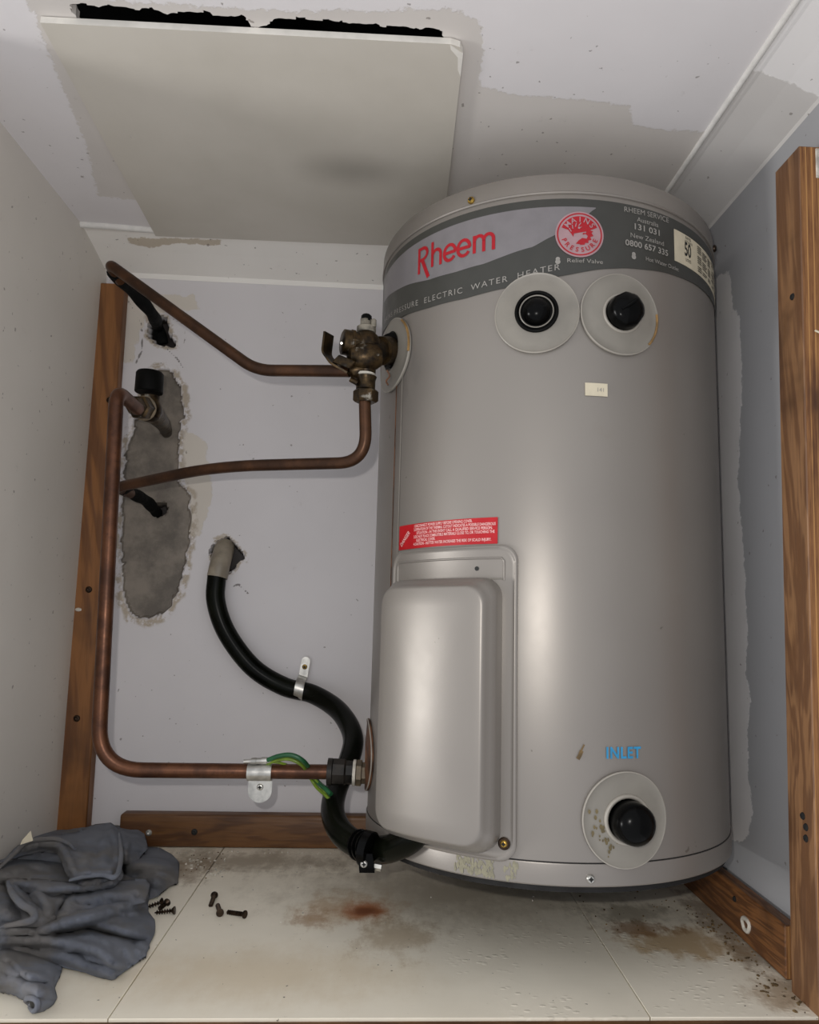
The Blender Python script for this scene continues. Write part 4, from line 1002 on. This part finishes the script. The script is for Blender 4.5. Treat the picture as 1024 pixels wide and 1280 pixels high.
# ------------------------------------------------------------------ cloth: layered folded sheets on the floor
ks = 3.103
def cpx(P): return [(x / ks, 1000 + y / ks) for x, y in P]
def gauss_line(p, ln, w_): d = sd_line(p, ln) / w_; return math.exp(-d * d)
cl_v, cl_f = [], []
def layer(poly, base, thick, soft, folds, tilt=None, step=2.2, seed=0, rim=.0022, lo=None):
    poly = cpx(poly); xs = [p[0] for p in poly]; ys = [p[1] for p in poly]
    x0, x1, y0, y1 = min(xs) - 3, max(xs) + 3, min(ys) - 3, max(ys) + 3
    nu, nv = int((x1 - x0) / step) + 1, int((y1 - y0) / step) + 1; idx = {}; b0 = len(cl_v); sdv = {}
    F2 = [([(x / ks, 1000 + y / ks) for x, y in ln], a, w_ / ks) for ln, a, w_ in folds]
    # snap boundary vertices onto the outline for a clean hem
    def near(p):
        best = None; bd = 1e9
        for a, b in zip(poly, poly[1:] + poly[:1]):
            ex, ey = b[0] - a[0], b[1] - a[1]; t = max(0, min(1, ((p[0] - a[0]) * ex + (p[1] - a[1]) * ey) / (ex * ex + ey * ey + 1e-9)))
            q = (a[0] + t * ex, a[1] + t * ey); d = math.hypot(p[0] - q[0], p[1] - q[1])
            if d < bd: bd, best = d, q
        return best
    for j in range(nv + 1):
        for i in range(nu + 1):
            p = (x0 + i * step, y0 + j * step); s = sd_poly(p, poly)
            if s > step * .75: continue
            if s > -step * .45: p = near(p); s = 0
            d = max(0, -s)
            z = base + thick * (1 - math.exp(-(d / soft) ** 1.2))
            k = 1 - math.exp(-d / 5)
            for ln, a, w_ in F2: z += a * gauss_line(p, ln, w_) * k
            z += k * (.0016 * noise.noise(Vector((p[0] / 16, p[1] / 10, seed))) + .0010 * noise.noise(Vector((p[0] / 6, p[1] / 5, seed + 4))) + .0050 * (.45 - abs(noise.noise(Vector(((p[0] + 1.5 * p[1]) / 34, (p[1] - .35 * p[0]) / 11, seed + 9))))) - .0016)
            if tilt: z += tilt(p) 
            z = max(z, .0012 + (lo or 0))
            idx[(i, j)] = len(cl_v); cl_v.append(at(p[0], p[1], 2, z)); 
    for j in range(nv):
        for i in range(nu):
            q = [(i, j), (i + 1, j), (i + 1, j + 1), (i, j + 1)]
            if all(k in idx for k in q): cl_f.append([idx[k] for k in q])
            else:
                r = [idx[k] for k in q if k in idx]
                if len(r) == 3: cl_f.append(r)
# lower main sheet
layer([(-40, 150), (60, 200), (250, 170), (470, 250), (560, 320), (585, 330), (570, 400), (575, 440), (600, 470), (598, 520), (580, 560), (565, 610), (500, 655), (440, 695), (330, 670), (240, 650), (120, 600), (-40, 585)], .001, .024, 26,
      [([(0, 500), (140, 510), (300, 470), (450, 420), (570, 370)], .012, 22), ([(0, 545), (200, 548), (360, 575), (460, 640)], .009, 18), ([(220, 520), (350, 500), (520, 560)], -.010, 18), ([(250, 470), (420, 440)], .006, 20), ([(60, 590), (250, 610), (430, 680)], .005, 16), ([(340, 500), (560, 545)], -.007, 12), ([(330, 370), (540, 330)], .006, 26)], seed=1)
# rear right lump
layer([(470, 180), (560, 183), (620, 190), (665, 215), (692, 245), (690, 300), (686, 328), (650, 338), (610, 375), (575, 388), (560, 330), (480, 305), (462, 250)], .001, .022, 16,
      [([(500, 260), (600, 240), (680, 250)], .006, 20), ([(560, 300), (640, 330)], .005, 14)], seed=7)
# back wad against the post
layer([(60, 130), (140, 118), (260, 112), (330, 95), (400, 88), (440, 92), (470, 100), (545, 104), (560, 140), (572, 190), (520, 250), (300, 260), (60, 240)], .018, .020, 16,
      [([(455, 100), (485, 160), (478, 260)], .009, 14), ([(120, 150), (260, 135), (420, 105)], .006, 18)], seed=3)
# left blue mass
layer([(-40, 240), (60, 215), (160, 225), (250, 240), (330, 300), (330, 350), (200, 440), (120, 480), (-40, 500)], .014, .020, 20,
      [([(0, 290), (110, 250), (230, 240)], .008, 24), ([(20, 330), (60, 410), (140, 450)], -.012, 20), ([(-20, 400), (60, 470)], .006, 22)], seed=9)
# grey-brown flap over the middle
layer([(60, 310), (200, 318), (300, 345), (420, 320), (560, 310), (580, 330), (560, 400), (440, 415), (280, 460), (190, 480), (120, 480), (135, 440), (110, 415), (70, 380), (45, 330)], .024, .012, 12,
      [([(150, 360), (190, 420), (180, 470)], .008, 16), ([(90, 330), (120, 400)], -.006, 10), ([(270, 360), (215, 450)], -.007, 10), ([(380, 380), (540, 360)], .004, 22)], seed=13)
# top folded piece
layer([(-40, 250), (20, 232), (60, 190), (110, 155), (200, 140), (290, 130), (370, 98), (430, 92), (462, 120), (474, 170), (472, 235), (455, 290), (420, 320), (380, 345), (320, 345), (290, 315), (258, 285), (240, 230), (225, 205), (160, 200), (90, 212), (40, 232), (-40, 268)], .036, .018, 13,
      [([(70, 190), (150, 165), (230, 175), (270, 240), (290, 290)], .010, 14), ([(430, 110), (462, 170), (455, 250), (420, 300)], .010, 12), ([(300, 150), (380, 190), (360, 260)], -.006, 26), ([(280, 305), (340, 285), (430, 285)], .010, 12), ([(300, 322), (380, 300), (440, 300)], -.006, 7)], seed=17)
# rolled hem band
layer([(40, 308), (150, 312), (260, 322), (330, 330), (400, 318), (450, 292), (468, 260), (476, 300), (440, 335), (370, 350), (290, 358), (190, 372), (150, 365), (90, 350), (50, 340)], .034, .012, 8,
      [([(60, 320), (200, 330), (330, 340), (430, 318)], .007, 9), ([(150, 350), (300, 350)], .004, 8)], seed=21, step=1.8)
# curled cuff loop in front of the blue mass
layer([(28, 310), (75, 305), (95, 330), (105, 375), (150, 420), (195, 430), (215, 460), (165, 490), (90, 488), (-10, 500), (30, 480), (110, 470), (128, 450), (118, 425), (75, 405), (50, 360)], .030, .010, 7,
      [([(40, 320), (70, 370), (125, 425), (135, 460), (60, 480)], .010, 9)], seed=23, step=1.8)
# sleeve lying at the front
layer([(-40, 600), (20, 575), (60, 580), (140, 605), (240, 650), (225, 690), (205, 730), (212, 755), (215, 770), (200, 795), (165, 815), (140, 820), (112, 800), (100, 772), (60, 758), (10, 742), (-40, 735)], .001, .022, 14,
      [([(20, 610), (80, 670), (190, 700), (200, 760)], .005, 12), ([(40, 640), (110, 700), (170, 720)], -.004, 8), ([(120, 740), (190, 740)], .010, 22)], seed=27)
me = bpy.data.meshes.new('rag'); me.from_pydata([tuple(v) for v in cl_v], [], cl_f); me.update()
CL = empty('cleaning_rag', (-.52, -.05, 0)); tag(CL, 'crumpled faded blue-grey cloth rag heaped on the floor in the left corner', 'rag')
o = finish('fabric', me, M['cloth'], CL, True); loc_obj(o, CL)
sm = o.modifiers.new('t', 'SOLIDIFY'); sm.thickness = .0016; sm.offset = -1
# cuff opening and hem rolls
def hem(pts, zz, r, name='hem'):
    P = spline([at(x / ks, 1000 + y / ks, 2, z) for (x, y), z in zip(pts, zz)], 8); o = tube(name, P, lambda t: r * (1 - .5 * abs(2 * t - 1) ** 4), M['cloth'], CL, 10); loc_obj(o, CL)
hem([(108, 790), (100, 776), (112, 768), (135, 772), (146, 790), (142, 812), (128, 818), (112, 803)], [.006, .010, .016, .019, .016, .008, .003, .003], .0022, 'cuff')
hem([(0, 262), (60, 205), (110, 162), (200, 150), (260, 165), (290, 190)], [.047, .051, .054, .055, .055, .055], .0026)
hem([(270, 312), (330, 296), (400, 290), (440, 300), (462, 270), (470, 200), (462, 130)], [.050, .055, .058, .058, .058, .058, .054], .0026)
hem([(30, 318), (50, 365), (85, 405), (125, 430), (132, 458), (100, 474), (20, 488)], [.044, .046, .047, .046, .045, .044, .040], .0034)
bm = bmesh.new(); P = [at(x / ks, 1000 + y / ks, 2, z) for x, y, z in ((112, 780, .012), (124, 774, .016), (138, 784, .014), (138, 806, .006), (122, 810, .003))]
bm.faces.new([bm.verts.new(p) for p in P]); o = bm_obj('cuff_shade', bm, M['ink'], CL); loc_obj(o, CL)  # black face, shade of the cuff opening put into its colour

# paper scrap behind the rag, white crumb on it
bm = bmesh.new(); P = [aty(28, 1050, .02), aty(38, 1039, .03), aty(41, 1051, .025), aty(25, 1056, .015)]
q = [bm.verts.new(p) for p in P]; bm.faces.new(q); r_ = bmesh.ops.extrude_face_region(bm, geom=bm.faces[:]); bmesh.ops.translate(bm, vec=(0, .0008, .0004), verts=[v for v in r_['geom'] if isinstance(v, bmesh.types.BMVert)])
o = bm_obj('tag', bm, M['cream'], CL); loc_obj(o, CL)
# ------------------------------------------------------------------ flakes and grit on the floor
random.seed(8); vs = []; fs = []
def flake(p, r, h=.0012):
    b = len(vs); k = random.choice((4, 5, 6)); a0 = random.random() * 6
    ring = [(p[0] + r * math.cos(a0 + 2 * PI * q / k) * random.uniform(.5, 1.2), p[1] + r * math.sin(a0 + 2 * PI * q / k) * random.uniform(.5, 1.2)) for q in range(k)]
    vs.extend([(x, y, .0002) for x, y in ring]); vs.extend([(x * .9 + p[0] * .1, y * .9 + p[1] * .1, h * random.uniform(.5, 1.3)) for x, y in ring])
    fs.append(tuple(range(b + k, b + 2 * k)))
    for q in range(k): fs.append((b + q, b + (q + 1) % k, b + k + (q + 1) % k, b + k + q))
def dust(n, x0, x1, y0, y1, r0, r1):
    for _ in range(n): flake((random.uniform(x0, x1), random.uniform(y0, y1)), random.uniform(r0, r1))
dust(60, -.47, -.38, .10, .203, .0004, .0020); dust(40, -.38, -.05, .185, .204, .0004, .0014); dust(14, -.35, .0, -.05, .15, .0005, .0015)
o = mesh_obj('paint_flakes', vs, fs, M['debris']); tag(o, 'scattered pale paint flakes on the floor in front of the back batten', 'flakes', kind='stuff')
vs = []; fs = []
dust(80, .165, .196, -.21, .02, .0005, .0022); dust(30, .05, .17, -.06, .06, .0005, .0016); dust(20, .16, .21, -.222, -.17, .0006, .0030); dust(26, -.45, -.40, .08, .2, .0004, .0014)
o = mesh_obj('grit', vs, fs, M['dirt']); tag(o, 'brown grit and chips along the foot of the right-hand batten', 'grit', kind='stuff')
